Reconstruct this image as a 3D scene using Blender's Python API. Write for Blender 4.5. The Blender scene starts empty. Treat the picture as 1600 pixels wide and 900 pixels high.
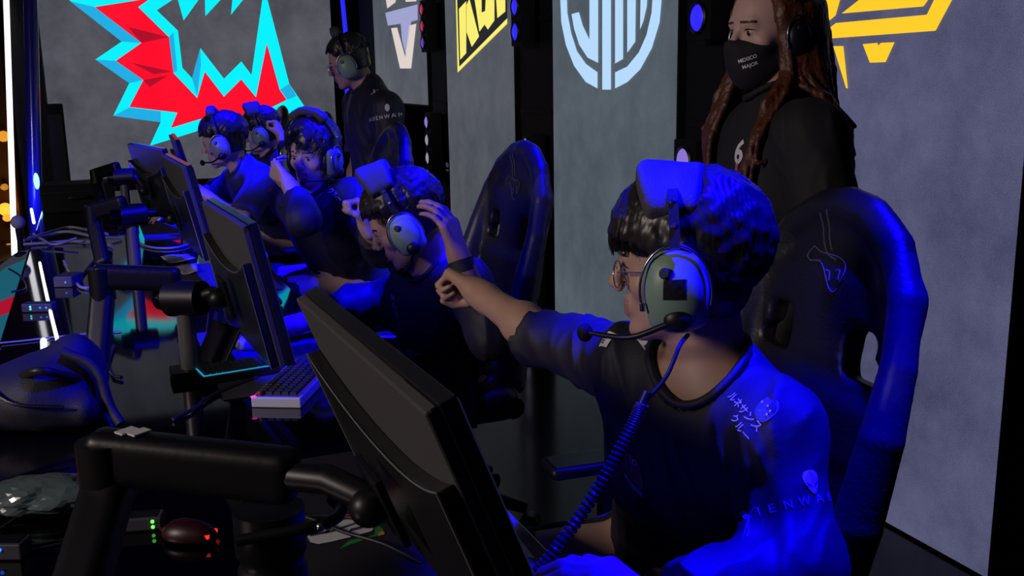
import bpy, bmesh, math, random
import numpy as np
F4 = np.float32
from mathutils import Vector, Matrix, Quaternion
from mathutils.bvhtree import BVHTree
random.seed(7); RNG = np.random.RandomState(7)
SC = bpy.context.scene
COL = SC.collection
# ------------------------------------------------------------------ camera
YAW, PITCH, ROLL, FPX = math.radians(22.1), math.radians(12.07), math.radians(1.0), 1600.0
CAM = np.array([0.0, 0.0, 1.5])
R0 = np.array([math.cos(YAW), -math.sin(YAW), 0.0])      # camera right, level
F0 = np.array([math.sin(YAW), math.cos(YAW), 0.0])       # camera forward, level
Z0 = np.array([0.0, 0.0, 1.0])
FW = F0*math.cos(PITCH) - Z0*math.sin(PITCH)
U0 = np.cross(R0, FW)
CR = R0*math.cos(ROLL) - U0*math.sin(ROLL)
CU = U0*math.cos(ROLL) + R0*math.sin(ROLL)
camd = bpy.data.cameras.new('camera'); camd.sensor_width = 36.0; camd.lens = 36.0*FPX/1600.0
camd.clip_start = 0.02; camd.clip_end = 100
cam = bpy.data.objects.new('camera', camd); COL.objects.link(cam)
cam.matrix_world = Matrix(((CR[0], CU[0], -FW[0], CAM[0]), (CR[1], CU[1], -FW[1], CAM[1]), (CR[2], CU[2], -FW[2], CAM[2]), (0, 0, 0, 1)))
SC.camera = cam

def ray(px, py):
    return FW + CR*((px-800)/FPX) - CU*((py-450)/FPX)
def W(px, py, d):                 # where the ray of a photo point is d metres deep
    return CAM + ray(px, py)*d
def on(px, py, axis, val):        # where that ray meets the plane axis = val
    v = ray(px, py); return CAM + v*((val-CAM[axis])/v[axis])
def cdir(l, dp, u):               # a direction: right, away, up
    v = R0*l + F0*dp + Z0*u; return v/np.linalg.norm(v)
def nrm(v):
    v = np.asarray(v, float); return v/(np.linalg.norm(v)+1e-12)

# ------------------------------------------------------------------ world, lights, exposure
wd = bpy.data.worlds.new('world'); SC.world = wd; wd.use_nodes = True
bg = wd.node_tree.nodes['Background']; bg.inputs[0].default_value = (0.05, 0.05, 1.0, 1); bg.inputs[1].default_value = 0.010
SC.view_settings.view_transform = 'Standard'; SC.view_settings.look = 'None'
SC.view_settings.exposure = 0.0; SC.view_settings.gamma = 1.0; SC.view_settings.use_curve_mapping = False

def light(kind, name, loc, target, color, power, size=0.2, cone=30, blend=0.4):
    l = bpy.data.lights.new(name, kind); l.color = color; l.energy = power
    if kind == 'SPOT':
        l.spot_size = math.radians(cone); l.spot_blend = blend; l.shadow_soft_size = size
    elif kind == 'AREA':
        l.size = size
    else:
        l.shadow_soft_size = size
    o = bpy.data.objects.new(name, l); COL.objects.link(o); o.location = loc
    o.rotation_euler = (Vector(target)-Vector(loc)).to_track_quat('-Z', 'Y').to_euler()
    return o
BLUE = (0.002, 0.0, 1.0)
light('SPOT', 'stage_light', (1.42, 1.10, 3.6), (0.98, 1.31, 1.2), BLUE, 3900, .05, 18.5, .5)
light('SPOT', 'stage_light', (1.95, 3.0, 3.6), (0.86, 3.02, 1.15), BLUE, 3600, .05, 20, .4)
light('SPOT', 'stage_light', (1.90, 3.75, 3.6), (0.85, 4.25, 1.15), BLUE, 3600, .05, 23, .4)
light('SPOT', 'stage_light', (0.95, 5.0, 3.6), (0.60, 5.48, 1.1), BLUE, 3600, .05, 22, .4)
light('SPOT', 'stage_light', (1.6, 6.5, 3.6), (0.93, 6.3, 1.2), BLUE, 3000, .05, 17, .4)
light('SPOT', 'stage_light', (1.6, 1.4, 4.2), (-.05, 3.5, 0.75), BLUE, 1900, .08, 38, .9)
light('AREA', 'stage_wash', (-3.5, 1.2, 2.6), (0.8, 2.6, 1.15), (1.0, 0.85, 0.76), 72, 0.9)

# ------------------------------------------------------------------ materials
MATS = {}
def mat(name, color=(.5, .5, .5), rough=.5, metal=0.0, emit=None, estr=1.0, spec=.5, noise=None, bump=None, alpha=1.0, trans=0.0, coat=0.0, sheen=0.0):
    if name in MATS: return MATS[name]
    m = bpy.data.materials.new(name); m.use_nodes = True; nt = m.node_tree; b = nt.nodes['Principled BSDF']
    b.inputs['Base Color'].default_value = (*color, 1); b.inputs['Roughness'].default_value = rough
    b.inputs['Metallic'].default_value = metal; b.inputs['Specular IOR Level'].default_value = spec
    b.inputs['Transmission Weight'].default_value = trans; b.inputs['Alpha'].default_value = alpha
    b.inputs['Coat Weight'].default_value = coat; b.inputs['Sheen Weight'].default_value = sheen
    if emit is not None:
        b.inputs['Emission Color'].default_value = (*emit, 1); b.inputs['Emission Strength'].default_value = estr
    tc = None
    if noise or bump:
        tc = nt.nodes.new('ShaderNodeTexCoord')
    if noise:                       # (scale, amount) mottles the base colour
        n = nt.nodes.new('ShaderNodeTexNoise'); n.inputs['Scale'].default_value = noise[0]; n.inputs['Detail'].default_value = 5
        nt.links.new(tc.outputs['Object'], n.inputs['Vector'])
        r = nt.nodes.new('ShaderNodeMapRange'); r.inputs[3].default_value = 1-noise[1]; r.inputs[4].default_value = 1+noise[1]
        nt.links.new(n.outputs['Fac'], r.inputs[0])
        x = nt.nodes.new('ShaderNodeVectorMath'); x.operation = 'SCALE'; x.inputs[0].default_value = color
        nt.links.new(r.outputs[0], x.inputs['Scale']); nt.links.new(x.outputs[0], b.inputs['Base Color'])
    if bump:                        # (scale, strength)
        n = nt.nodes.new('ShaderNodeTexNoise'); n.inputs['Scale'].default_value = bump[0]; n.inputs['Detail'].default_value = 4
        nt.links.new(tc.outputs['Object'], n.inputs['Vector'])
        bp = nt.nodes.new('ShaderNodeBump'); bp.inputs['Strength'].default_value = bump[1]; bp.inputs['Distance'].default_value = .004
        nt.links.new(n.outputs['Fac'], bp.inputs['Height']); nt.links.new(bp.outputs[0], b.inputs['Normal'])
    MATS[name] = m; return m

def led(name, lo, hi, scale=3.0):
    """a dark LED screen showing a mottled concrete picture"""
    if name in MATS: return MATS[name]
    m = bpy.data.materials.new(name); m.use_nodes = True; nt = m.node_tree; b = nt.nodes['Principled BSDF']
    b.inputs['Base Color'].default_value = (.01, .01, .012, 1); b.inputs['Roughness'].default_value = .6
    tc = nt.nodes.new('ShaderNodeTexCoord')
    n = nt.nodes.new('ShaderNodeTexNoise'); n.inputs['Scale'].default_value = scale; n.inputs['Detail'].default_value = 9; n.inputs['Roughness'].default_value = .68
    n2 = nt.nodes.new('ShaderNodeTexNoise'); n2.inputs['Scale'].default_value = 260; n2.inputs['Detail'].default_value = 1
    nt.links.new(tc.outputs['Object'], n.inputs['Vector']); nt.links.new(tc.outputs['Object'], n2.inputs['Vector'])
    ad = nt.nodes.new('ShaderNodeMath'); ad.operation = 'MULTIPLY_ADD'; ad.inputs[1].default_value = .5
    nt.links.new(n2.outputs['Fac'], ad.inputs[0]); nt.links.new(n.outputs['Fac'], ad.inputs[2])
    cr = nt.nodes.new('ShaderNodeValToRGB'); cr.color_ramp.elements[0].position = .47; cr.color_ramp.elements[1].position = 1.0
    cr.color_ramp.elements[0].color = (*lo, 1); cr.color_ramp.elements[1].color = (*hi, 1)
    nt.links.new(ad.outputs[0], cr.inputs[0]); nt.links.new(cr.outputs[0], b.inputs['Emission Color']); b.inputs['Emission Strength'].default_value = 1
    MATS[name] = m; return m
def glow(name, c, s=1.0):
    return mat(name, (.01, .01, .01), .5, emit=c, estr=s)

M_BLACK = mat('black_plastic', (.006, .006, .008), .42, spec=.4)
M_MATTE = mat('matte_black', (.005, .005, .006), .8, spec=.3)
M_FLOOR = mat('black_gloss_floor', (.004, .004, .005), .16, spec=.35, bump=(30, .03))
M_DESK = mat('black_gloss_desk', (.0015, .0015, .002), .05, spec=.55)
M_GREY = mat('dark_grey_plastic', (.075, .073, .075), .55, bump=(400, .15))
M_BEZEL = mat('monitor_bezel', (.02, .02, .022), .25)
M_STEEL = mat('brushed_steel', (.45, .45, .47), .25, metal=1)
M_POLE = mat('grey_pole', (.16, .15, .15), .4, metal=.4)
M_LEATHER = mat('chair_leather', (.011, .011, .013), .42, bump=(120, .25))
M_LEATHER2 = mat('chair_leather_side', (.034, .034, .037), .38, bump=(120, .25))
M_HAIR = mat('black_hair', (.020, .017, .018), .38)
M_HAIRR = mat('auburn_hair', (.085, .024, .008), .45, bump=(160, .5))
M_SKIN = mat('skin', (.50, .30, .225), .5, noise=(14, .08))
M_SKIN2 = mat('skin_tan', (.42, .235, .165), .5, noise=(14, .08))
M_SKIN3 = mat('skin_pale', (.56, .36, .30), .5, noise=(14, .07))
M_LIP = mat('lip', (.42, .20, .16), .4)
M_LIP2 = mat('lip_tan', (.30, .11, .085), .4)
M_EYE = mat('eye_white', (.42, .40, .39), .2)
M_IRIS = mat('iris', (.012, .008, .006), .08)
M_NAVY = mat('navy_jersey', (.013, .012, .028), .62, bump=(500, .2))
M_NAVY2 = mat('blue_jersey', (.030, .028, .12), .62, bump=(500, .2))
M_BLKSHIRT = mat('black_shirt', (.008, .008, .009), .8)
M_TROUS = mat('black_trousers', (.012, .012, .014), .8)
M_GREEN = mat('sage_ear_cup', (.22, .33, .25), .42)
M_PAD = mat('fabric_pad', (.06, .058, .065), .8, bump=(300, .4))
M_CABLE = mat('cable_rubber', (.02, .02, .022), .4)
M_WHITE = mat('white_print', (.75, .75, .78), .6)
M_WPLAS = mat('white_plastic', (.7, .7, .72), .35)

# ------------------------------------------------------------------ mesh helpers
def link(o, parent=None):
    COL.objects.link(o)
    if parent is not None: o.parent = parent
    return o
def tag(o, label=None, cat=None, group=None, kind=None):
    if label: o['label'] = label
    if cat: o['category'] = cat
    if group: o['group'] = group
    if kind: o['kind'] = kind
    return o
def thing(name, loc, label, cat, group=None, rz=0.0):
    o = bpy.data.objects.new(name, None); o.empty_display_size = .1; COL.objects.link(o)
    o.location = loc; o.rotation_euler = (0, 0, rz)
    return tag(o, label, cat, group)
def mesh(name, V, F, mats, parent=None, smooth=True, midx=None, bev=0, seg=2, rel=True):
    """world-space verts; when parent is an unrotated thing they are made relative to it"""
    V = np.asarray(V, np.float64).reshape(-1, 3)
    p = parent; off = np.zeros(3)
    while p is not None and rel:
        off = off + np.array(p.location); p = p.parent
    V = V - off
    loc = np.zeros(3)
    if parent is None and rel and len(V):
        loc = (V.min(0)+V.max(0))/2; loc[2] = V[:, 2].min(); V = V-loc
    me = bpy.data.meshes.new(name)
    me.from_pydata(V.tolist(), [], [list(map(int, f)) for f in F] if not isinstance(F, np.ndarray) else F.tolist())
    if not isinstance(mats, (list, tuple)): mats = [mats]
    for m in mats: me.materials.append(m)
    if midx is not None: me.polygons.foreach_set('material_index', np.asarray(midx, np.int32))
    if smooth: me.polygons.foreach_set('use_smooth', np.ones(len(me.polygons), bool))
    me.update()
    o = bpy.data.objects.new(name, me); link(o, parent); o.location = loc
    if bev:
        b = o.modifiers.new('bevel', 'BEVEL'); b.width = bev; b.segments = seg; b.limit_method = 'ANGLE'; b.angle_limit = .6
        if smooth:
            me.set_sharp_from_angle(angle=.7)
    elif smooth:
        me.set_sharp_from_angle(angle=.9)
    return o

class MB:
    def __init__(s): s.V = []; s.F = []; s.M = []; s.m = 0
    def add(s, V, F):
        n = len(s.V); s.V += [tuple(map(float, v)) for v in V]; s.F += [[n+i for i in f] for f in F]; s.M += [s.m]*len(F); return s
    def box(s, c, half, ax=None):
        c = np.asarray(c, float); ax = np.eye(3) if ax is None else np.asarray(ax, float)
        V = [c + ax[0]*half[0]*i + ax[1]*half[1]*j + ax[2]*half[2]*k for i in (-1, 1) for j in (-1, 1) for k in (-1, 1)]
        F = [(0, 1, 3, 2), (4, 6, 7, 5), (0, 4, 5, 1), (2, 3, 7, 6), (0, 2, 6, 4), (1, 5, 7, 3)]
        if np.linalg.det(ax) < 0: F = [f[::-1] for f in F]
        return s.add(V, F)
    def bx(s, lo, hi):
        lo = np.array(lo, float); hi = np.array(hi, float); return s.box((lo+hi)/2, (hi-lo)/2)
    def cyl(s, a, b, r1, r2=None, n=20, cap=True):
        return s.tube([a, b], [r1, r1 if r2 is None else r2], n, cap)
    def tube(s, pts, r, n=8, cap=True):
        P = [np.asarray(p, float) for p in pts]; k = len(P)
        rs = r if isinstance(r, (list, tuple, np.ndarray)) else [r]*k
        ref = None; V = []
        for i in range(k):
            t = nrm(P[min(i+1, k-1)]-P[max(i-1, 0)])
            if ref is None:
                ref = np.cross(t, Z0 if abs(t[2]) < .9 else np.array([1., 0, 0]))
            ref = nrm(ref - t*np.dot(ref, t)); bi = np.cross(t, ref)
            V += [P[i] + (ref*math.cos(2*math.pi*j/n) + bi*math.sin(2*math.pi*j/n))*rs[i] for j in range(n)]
        F = [(i*n+j, i*n+(j+1) % n, (i+1)*n+(j+1) % n, (i+1)*n+j) for i in range(k-1) for j in range(n)]
        if cap: F += [list(range(n))[::-1], [(k-1)*n+j for j in range(n)]]
        return s.add(V, F)
    def ell(s, c, rad, ax=None, n=20, m=12):
        c = np.asarray(c, float); ax = np.eye(3) if ax is None else np.asarray(ax, float)
        rad = np.ones(3)*rad
        V = [c+ax[2]*rad[2]]
        for i in range(1, m):
            t = math.pi*i/m
            V += [c+ax[0]*rad[0]*math.sin(t)*math.cos(2*math.pi*j/n)+ax[1]*rad[1]*math.sin(t)*math.sin(2*math.pi*j/n)+ax[2]*rad[2]*math.cos(t) for j in range(n)]
        V.append(c-ax[2]*rad[2]); L = len(V)-1
        F = [(0, 1+j, 1+(j+1) % n) for j in range(n)]
        for i in range(m-2):
            a = 1+i*n
            F += [(a+j, a+n+j, a+n+(j+1) % n, a+(j+1) % n) for j in range(n)]
        a = 1+(m-2)*n
        F += [(a+(j+1) % n, a+j, L) for j in range(n)]
        return s.add(V, F)
    def prism(s, poly, d):          # closed loop of 3D points pushed along d
        n = len(poly); d = np.asarray(d, float); P = [np.asarray(p, float) for p in poly]
        V = P+[p+d for p in P]
        return s.add(V, [list(range(n))[::-1], [n+i for i in range(n)]]+[(i, (i+1) % n, n+(i+1) % n, n+i) for i in range(n)])
    def lathe(s, c, ax, prof, n=24):  # prof: (radius, height)
        ax = nrm(ax); u = nrm(np.cross(ax, Z0 if abs(ax[2]) < .9 else np.array([1., 0, 0]))); v = np.cross(ax, u); c = np.asarray(c, float)
        V = []
        for r, h in prof: V += [c+ax*h+(u*math.cos(2*math.pi*j/n)+v*math.sin(2*math.pi*j/n))*r for j in range(n)]
        k = len(prof)
        F = [(i*n+j, i*n+(j+1) % n, (i+1)*n+(j+1) % n, (i+1)*n+j) for i in range(k-1) for j in range(n)]
        F += [list(range(n))[::-1], [(k-1)*n+j for j in range(n)]]
        return s.add(V, F)
    def build(s, name, mats, parent=None, **k):
        return mesh(name, s.V, s.F, mats, parent, midx=s.M if isinstance(mats, (list, tuple)) else None, **k)

def bez(pts, n=24):
    """smooth curve through points (Catmull-Rom)"""
    P = [np.asarray(p, float) for p in pts]; P = [2*P[0]-P[1]]+P+[2*P[-1]-P[-2]]; out = []
    segs = len(P)-3
    for i in range(n+1):
        t = i/n*segs; k = min(int(t), segs-1); t -= k; a, b, c, d = P[k:k+4]
        out.append(.5*((2*b)+(c-a)*t+(2*a-5*b+4*c-d)*t*t+(-a+3*b-3*c+d)*t**3))
    return out

# ------------------------------------------------------------------ implicit surfaces for bodies, hair, cloth
def smin(a, b, k):
    h = np.clip(F4(.5)+F4(.5)*(b-a)/k, 0, 1); return b+(a-b)*h-k*h*(1-h)
def smax(a, b, k): return -smin(-a, -b, k)
_nd = RNG.randn(10, 3); _np = RNG.rand(10)*6.28
def wob(P, f):                     # cheap smooth noise, -1..1
    s = 0; P = np.asarray(P, F4)
    for i in range(7):
        s = s+np.sin(P@(_nd[i]*f*(.6+.25*i)).astype(F4)+F4(_np[i]))*F4(1/(1+.35*i))
    return s/3.4
F4 = np.float32
MARG = [.08]
class Sdf:
    def __init__(s): s.ops = []
    def _b(s, lo, hi, k): return (np.asarray(lo, F4)-F4(k), np.asarray(hi, F4)+F4(k))
    def cap(s, a, b, r1, r2=None, k=.02, sub=False):
        a = np.asarray(a, F4); b = np.asarray(b, F4); r2 = r1 if r2 is None else r2; R = max(r1, r2)
        ba = b-a; L = F4(max(ba@ba, 1e-9)); r1 = F4(r1); dr = F4(r2-r1)
        def f(P):
            q = P-a; h = np.clip((q@ba)/L, 0, 1); q -= h[:, None]*ba; return np.sqrt(np.einsum('ij,ij->i', q, q))-(r1+dr*h)
        s.ops.append((f, *s._b(np.minimum(a, b)-R, np.maximum(a, b)+R, k), k, sub)); return s
    def ell(s, c, rad, A=None, k=.02, sub=False):
        c = np.asarray(c, F4); rad = (np.ones(3)*rad).astype(F4); A = (np.eye(3) if A is None else np.asarray(A)).astype(F4); R = rad.max(); T0 = (A.T/rad).astype(F4)
        def f(P):
            q = (P-c)@T0; k0 = np.sqrt(np.einsum('ij,ij->i', q, q)); q /= rad; k1 = np.sqrt(np.einsum('ij,ij->i', q, q)); return k0*(k0-1)/np.maximum(k1, F4(1e-6))
        s.ops.append((f, *s._b(c-R, c+R, k), k, sub)); return s
    def box(s, c, half, rr=.01, A=None, k=.01, sub=False):
        c = np.asarray(c, F4); half = np.asarray(half, F4); A = (np.eye(3) if A is None else np.asarray(A)).astype(F4); R = np.linalg.norm(half); rr = F4(rr)
        def f(P):
            q = np.abs((P-c)@A.T)-half+rr; m = np.maximum(q, 0); return np.sqrt(np.einsum('ij,ij->i', m, m))+np.minimum(q.max(1), 0)-rr
        s.ops.append((f, *s._b(c-R, c+R, k), k, sub)); return s
    def cut(s, c, n, R, k=.004):     # remove what lies beyond a plane, near c only
        c = np.asarray(c, F4); n = nrm(n).astype(F4)
        def f(P):
            q = P-c; t = q@n; inside = np.linalg.norm(q, axis=1) < R; return np.where(inside, -t, F4(1.0))
        s.ops.append((f, c-R-.01, c+R+.01, k, 'cut')); return s
    def ev(s, P, infl=0.0):
        P = np.asarray(P, F4); infl = F4(infl)
        D = np.full(len(P), 1.0, F4); plo = P.min(0); phi = P.max(0); G = F4(MARG[0])
        if getattr(s, 'n', 0) != len(s.ops):
            s.n = len(s.ops); s.LO = np.array([o[1] for o in s.ops], F4); s.HI = np.array([o[2] for o in s.ops], F4)
        for m in np.where(((phi > s.LO-G) & (plo < s.HI+G)).all(1))[0]:
            f, lo, hi, k, sub = s.ops[m]
            if len(P) < 7000: i = slice(None)
            else:
                i = np.where(((P > lo-G) & (P < hi+G)).all(1))[0]
                if not len(i): continue
            d = f(P[i]); k = F4(k)
            if sub == 'cut': D[i] = np.maximum(D[i], -d)
            elif sub: D[i] = smax(D[i], -d, k)
            else: D[i] = smin(D[i], d-infl, k)
        return D
    def bounds(s):
        lo = np.min([o[1] for o in s.ops if not o[4]], 0); hi = np.max([o[2] for o in s.ops if not o[4]], 0); return lo.astype(float)-.01, hi.astype(float)+.01

def nets(fn, lo, hi, h, B=6):
    MARG[0] = B*h*1.3+.02
    lo = np.asarray(lo, float); n = (np.ceil((np.asarray(hi)-lo)/(h*B)).astype(int)+1)
    g = [lo[i]+(np.arange(n[i])+.5)*B*h-.5*h for i in range(3)]
    C = np.stack(np.meshgrid(*g, indexing='ij'), -1).reshape(-1, 3)
    dc = fn(C); act = np.where(np.abs(dc) < B*h*1.25)[0]
    D = np.repeat(np.repeat(np.repeat(np.sign(dc).reshape(n), B, 0), B, 1), B, 2).astype(np.float32)
    o = np.stack(np.meshgrid(*[np.arange(B)]*3, indexing='ij'), -1).reshape(-1, 3)
    bi = np.stack(np.unravel_index(act, n), -1)
    sb = bi//3; bi = bi[np.lexsort((sb[:, 2], sb[:, 1], sb[:, 0]))]; sb = bi//3
    brk = np.concatenate([[0], np.where((np.diff(sb, axis=0) != 0).any(1))[0]+1, [len(bi)]])
    for q0, q1 in zip(brk[:-1], brk[1:]):
        if q1 <= q0: continue
        I = (bi[q0:q1, None, :]*B+o[None]).reshape(-1, 3)
        D[I[:, 0], I[:, 1], I[:, 2]] = fn((lo+I*h).astype(F4))
    S = D < 0
    cs = sum(S[a:S.shape[0]-1+a, b:S.shape[1]-1+b, c:S.shape[2]-1+c].astype(np.int8) for a in (0, 1) for b in (0, 1) for c in (0, 1))
    ac = np.argwhere((cs > 0) & (cs < 8))
    idx = np.full(cs.shape, -1, np.int32); idx[ac[:, 0], ac[:, 1], ac[:, 2]] = np.arange(len(ac))
    crn = [(a, b, c) for a in (0, 1) for b in (0, 1) for c in (0, 1)]
    val = {c: D[ac[:, 0]+c[0], ac[:, 1]+c[1], ac[:, 2]+c[2]] for c in crn}
    acc = np.zeros((len(ac), 3)); cnt = np.zeros(len(ac))
    for c in crn:
        for ax in range(3):
            if c[ax]: continue
            e = list(c); e[ax] = 1; e = tuple(e); a, b = val[c], val[e]; m = (a < 0) != (b < 0)
            t = np.where(m, a/(a-b+1e-12*(a == b)), 0); p = np.tile(np.array(c, float), (len(ac), 1)); p[:, ax] += t
            acc[m] += p[m]; cnt[m] += 1
    V = lo+(ac+acc/np.maximum(cnt, 1)[:, None])*h
    F = []
    for ax in range(3):
        u, v = (ax+1) % 3, (ax+2) % 3
        sl0 = [slice(None)]*3; sl1 = [slice(None)]*3; sl0[ax] = slice(0, -1); sl1[ax] = slice(1, None)
        a = S[tuple(sl0)]; b = S[tuple(sl1)]; E = np.argwhere(a != b)
        E = E[(E[:, u] > 0) & (E[:, v] > 0) & (E[:, u] < S.shape[u]-1) & (E[:, v] < S.shape[v]-1)]
        if not len(E): continue
        inside = a[E[:, 0], E[:, 1], E[:, 2]]
        q = []
        for du, dv in ((-1, -1), (0, -1), (0, 0), (-1, 0)):
            K = E.copy(); K[:, u] += du; K[:, v] += dv; q.append(idx[K[:, 0], K[:, 1], K[:, 2]])
        q = np.stack(q, 1); q[~inside] = q[~inside][:, ::-1]; F.append(q[(q >= 0).all(1)])
    F = np.concatenate(F) if F else np.zeros((0, 4), int)
    return V, F

# ------------------------------------------------------------------ print on surfaces
def text_geo(body, size, bold=0.0, spacing=1.0, shear=0.0):
    c = bpy.data.curves.new('tmp', 'FONT'); c.body = body; c.size = size; c.align_x = 'CENTER'; c.align_y = 'CENTER'; c.offset = bold*size
    c.space_character = spacing; c.resolution_u = 3; c.shear = shear
    o = bpy.data.objects.new('tmp', c); COL.objects.link(o); bpy.context.view_layer.update()
    me = o.to_mesh(); V = np.array([tuple(v.co) for v in me.vertices]); F = [list(p.vertices) for p in me.polygons]
    o.to_mesh_clear(); bpy.data.objects.remove(o); bpy.data.curves.remove(c)
    return V.reshape(-1, 3), F
def subdiv(V, F, maxlen):
    bm = bmesh.new(); vs = [bm.verts.new(v) for v in V]
    for f in F:
        try: bm.faces.new([vs[i] for i in f])
        except ValueError: pass
    bmesh.ops.triangulate(bm, faces=bm.faces[:])
    for _ in range(4):
        E = [e for e in bm.edges if e.calc_length() > maxlen]
        if not E: break
        bmesh.ops.subdivide_edges(bm, edges=E, cuts=1); bmesh.ops.triangulate(bm, faces=bm.faces[:])
    bm.verts.index_update()
    V2 = np.array([tuple(v.co) for v in bm.verts]); F2 = [[v.index for v in f.verts] for f in bm.faces]; bm.free(); return V2, F2
def bvh_of(o):
    off = np.zeros(3); p = o
    while p is not None: off = off+np.array(p.location); p = p.parent
    me = o.data
    V = [Vector(np.array(v.co)+off) for v in me.vertices]
    return BVHTree.FromPolygons(V, [list(p.vertices) for p in me.polygons])
def decal(name, target, px, py, geo, material, parent, up=None, roll=0.0, off=.0018, facing=None, maxlen=.02):
    """lay flat print on a surface: found where the photo shows it, then wrapped on along the surface normal"""
    bv = target if isinstance(target, BVHTree) else bvh_of(target)
    hit, nor, _, _ = bv.ray_cast(Vector(CAM), Vector(nrm(ray(px, py))))
    if hit is None: return None
    n = nrm(facing if facing is not None else np.array(nor))
    if n@ray(px, py) > 0: n = -n
    up = Z0 if up is None else np.asarray(up, float)
    y = nrm(up-n*(up@n)); x = np.cross(y, n); c, s = math.cos(roll), math.sin(roll); x, y = x*c+y*s, y*c-x*s
    V, F = subdiv(*geo, maxlen); out = []
    for v in V:
        p = np.array(hit)+x*v[0]+y*v[1]
        h2, n2, _, _ = bv.ray_cast(Vector(p+n*.08), Vector(-n), .2)
        if h2 is None:
            h2, n2, _, _ = bv.find_nearest(Vector(p))
        out.append(np.array(h2)+n*(off+v[2]))
    return mesh(name, out, F, material, parent, smooth=False)
def poly_geo(P, s=1.0):
    return np.array([(x*s, y*s, 0) for x, y in P]), [list(range(len(P)))]
def merge(*gs):
    V = []; F = []
    for v, f in gs:
        n = len(V); V += [tuple(q) for q in v]; F += [[n+i for i in k] for k in f]
    return np.array(V), F
def ring_pts(cx, cy, rx, ry, n=24, a0=0, a1=360):
    return [(cx+rx*math.cos(math.radians(a0+(a1-a0)*i/(n-1 if a1-a0 < 360 else n))), cy+ry*math.sin(math.radians(a0+(a1-a0)*i/(n-1 if a1-a0 < 360 else n)))) for i in range(n)]
# ================================================================== the setting
WALLX, ENDY, DESKZ = 2.32, 9.5, 0.73
def struct(name, lo, hi, m):
    o = MB().bx(lo, hi).build(name, m, smooth=False); o['kind'] = 'structure'; return o
struct('floor', (-5, -1.5, -.1), (4.0, 12.5, 0), M_FLOOR)
struct('wall_right', (3.0, -1.5, 0), (3.15, 12.5, 4.6), M_MATTE)
struct('wall_end', (-5, 12.35, 0), (3.0, 12.5, 4.6), M_MATTE)
struct('wall_left', (-5.15, -1.5, 0), (-5, 12.5, 4.6), M_MATTE)

LG1 = led('screen_concrete', (.036, .038, .047), (.115, .118, .14), 2.2)
LG2 = led('screen_concrete_teal', (.042, .056, .07), (.105, .13, .155), 2.6)
LG3 = led('screen_concrete_violet', (.035, .037, .088), (.115, .12, .215), 2.6)
LG4 = led('screen_concrete_cool', (.042, .050, .062), (.105, .115, .135), 2.6)
CYAN = glow('picture_cyan', (.0, .88, 1.0)); CYAN2 = glow('picture_cyan_facet', (.012, .42, .78)); RED = glow('picture_red', (1.0, .003, .022)); RED2 = glow('picture_crimson', (.42, .004, .02))
YEL = glow('picture_yellow', (1.0, .62, .02)); LEM = glow('picture_lemon', (.95, .85, .16)); ICE = glow('picture_ice', (.46, .70, .98)); CREAM = glow('picture_cream', (.72, .62, .58))
LAV = glow('picture_lavender', (.34, .35, .60)); INK = glow('picture_ink', (.006, .006, .007))

def panel(label, axis, val, a0, a1, z0, z1, screen, shapes):
    """a hung LED screen: cabinet, lit face, and the shapes of the picture on it"""
    other = 1 if axis == 0 else 0
    base = np.zeros(3); base[axis] = val; base[other] = (a0+a1)/2; base[2] = z0
    t = thing('led_screen', base, label, 'screen')
    lo = np.zeros(3); hi = np.zeros(3); lo[axis] = val+.004; hi[axis] = val+.09; lo[other] = a0; hi[other] = a1; lo[2] = z0; hi[2] = z1
    MB().bx(lo, hi).build('cabinet', M_MATTE, t, smooth=False)
    l2 = lo.copy(); h2 = hi.copy(); l2[axis] = val; h2[axis] = val+.004; l2[other] += .012; h2[other] -= .012; l2[2] += .012
    MB().bx(l2, h2).build('screen_face', screen, t, smooth=False)
    for k, (m, P) in enumerate(shapes):
        lift = {'picture_cyan': .004, 'picture_cyan_facet': .005, 'picture_red': .007, 'picture_crimson': .008, 'picture_ink': .004}.get(m.name, .006)
        Q = [on(x, y, axis, val-lift) for x, y in P]; Q = [np.array([q[0], q[1], min(q[2], z1-.01)]) for q in Q]
        d = np.zeros(3); d[axis] = .002
        MB().prism(Q, d).build('logo_shape', m, t, smooth=False)
    return t
gam_c = [(88, -16), (190, 65), (149, 93), (202, 130), (177, 181), (251, 191), (234, 228), (330, 198), (392, 192), (420, 186), (446, 180), (475, 165), (452, 131), (416, -8), (411, -8), (393, 117), (377, 96), (350, 123), (313, 75), (300, 122), (285, 106), (278, 48), (245, 16), (272, -2), (230, -16)]
gam_r = [(148, 11), (221, 67), (181, 95), (224, 125), (202, 167), (277, 176), (267, 200), (313, 186), (380, 182), (424, 168), (448, 156), (437, 140), (417, 68), (400, 152), (377, 124), (350, 151), (320, 112), (308, 153), (271, 114), (264, 58), (216, 11), (236, -3)]
panel('wide grey screen showing a jagged red and cyan logo', 1, ENDY, -.41, 2.14, .58, 3.0, LG1, [
    (CYAN, gam_c), (RED, gam_r), (CYAN, [(276, -8), (287, 32), (316, -8)]), (CYAN, [(320, -8), (321, 25), (352, -8)]), (CYAN, [(364, -8), (361, 23), (386, -8)]),
    (CYAN2, [(110, 2), (148, 11), (221, 67), (190, 65)]), (CYAN2, [(149, 93), (181, 95), (224, 125), (202, 130)]), (CYAN2, [(177, 181), (202, 168), (251, 174), (251, 191)]),
    (CYAN2, [(264, 58), (271, 50), (277, 110), (271, 114)]), (CYAN2, [(300, 122), (313, 75), (314, 100), (308, 150)]), (CYAN2, [(438, 140), (452, 131), (463, 150), (449, 156)]),
    (RED2, [(200, 42), (221, 67), (264, 58)]), (RED2, [(224, 125), (262, 118), (234, 136)]), (RED2, [(205, 98), (270, 112), (240, 116)])])
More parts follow.
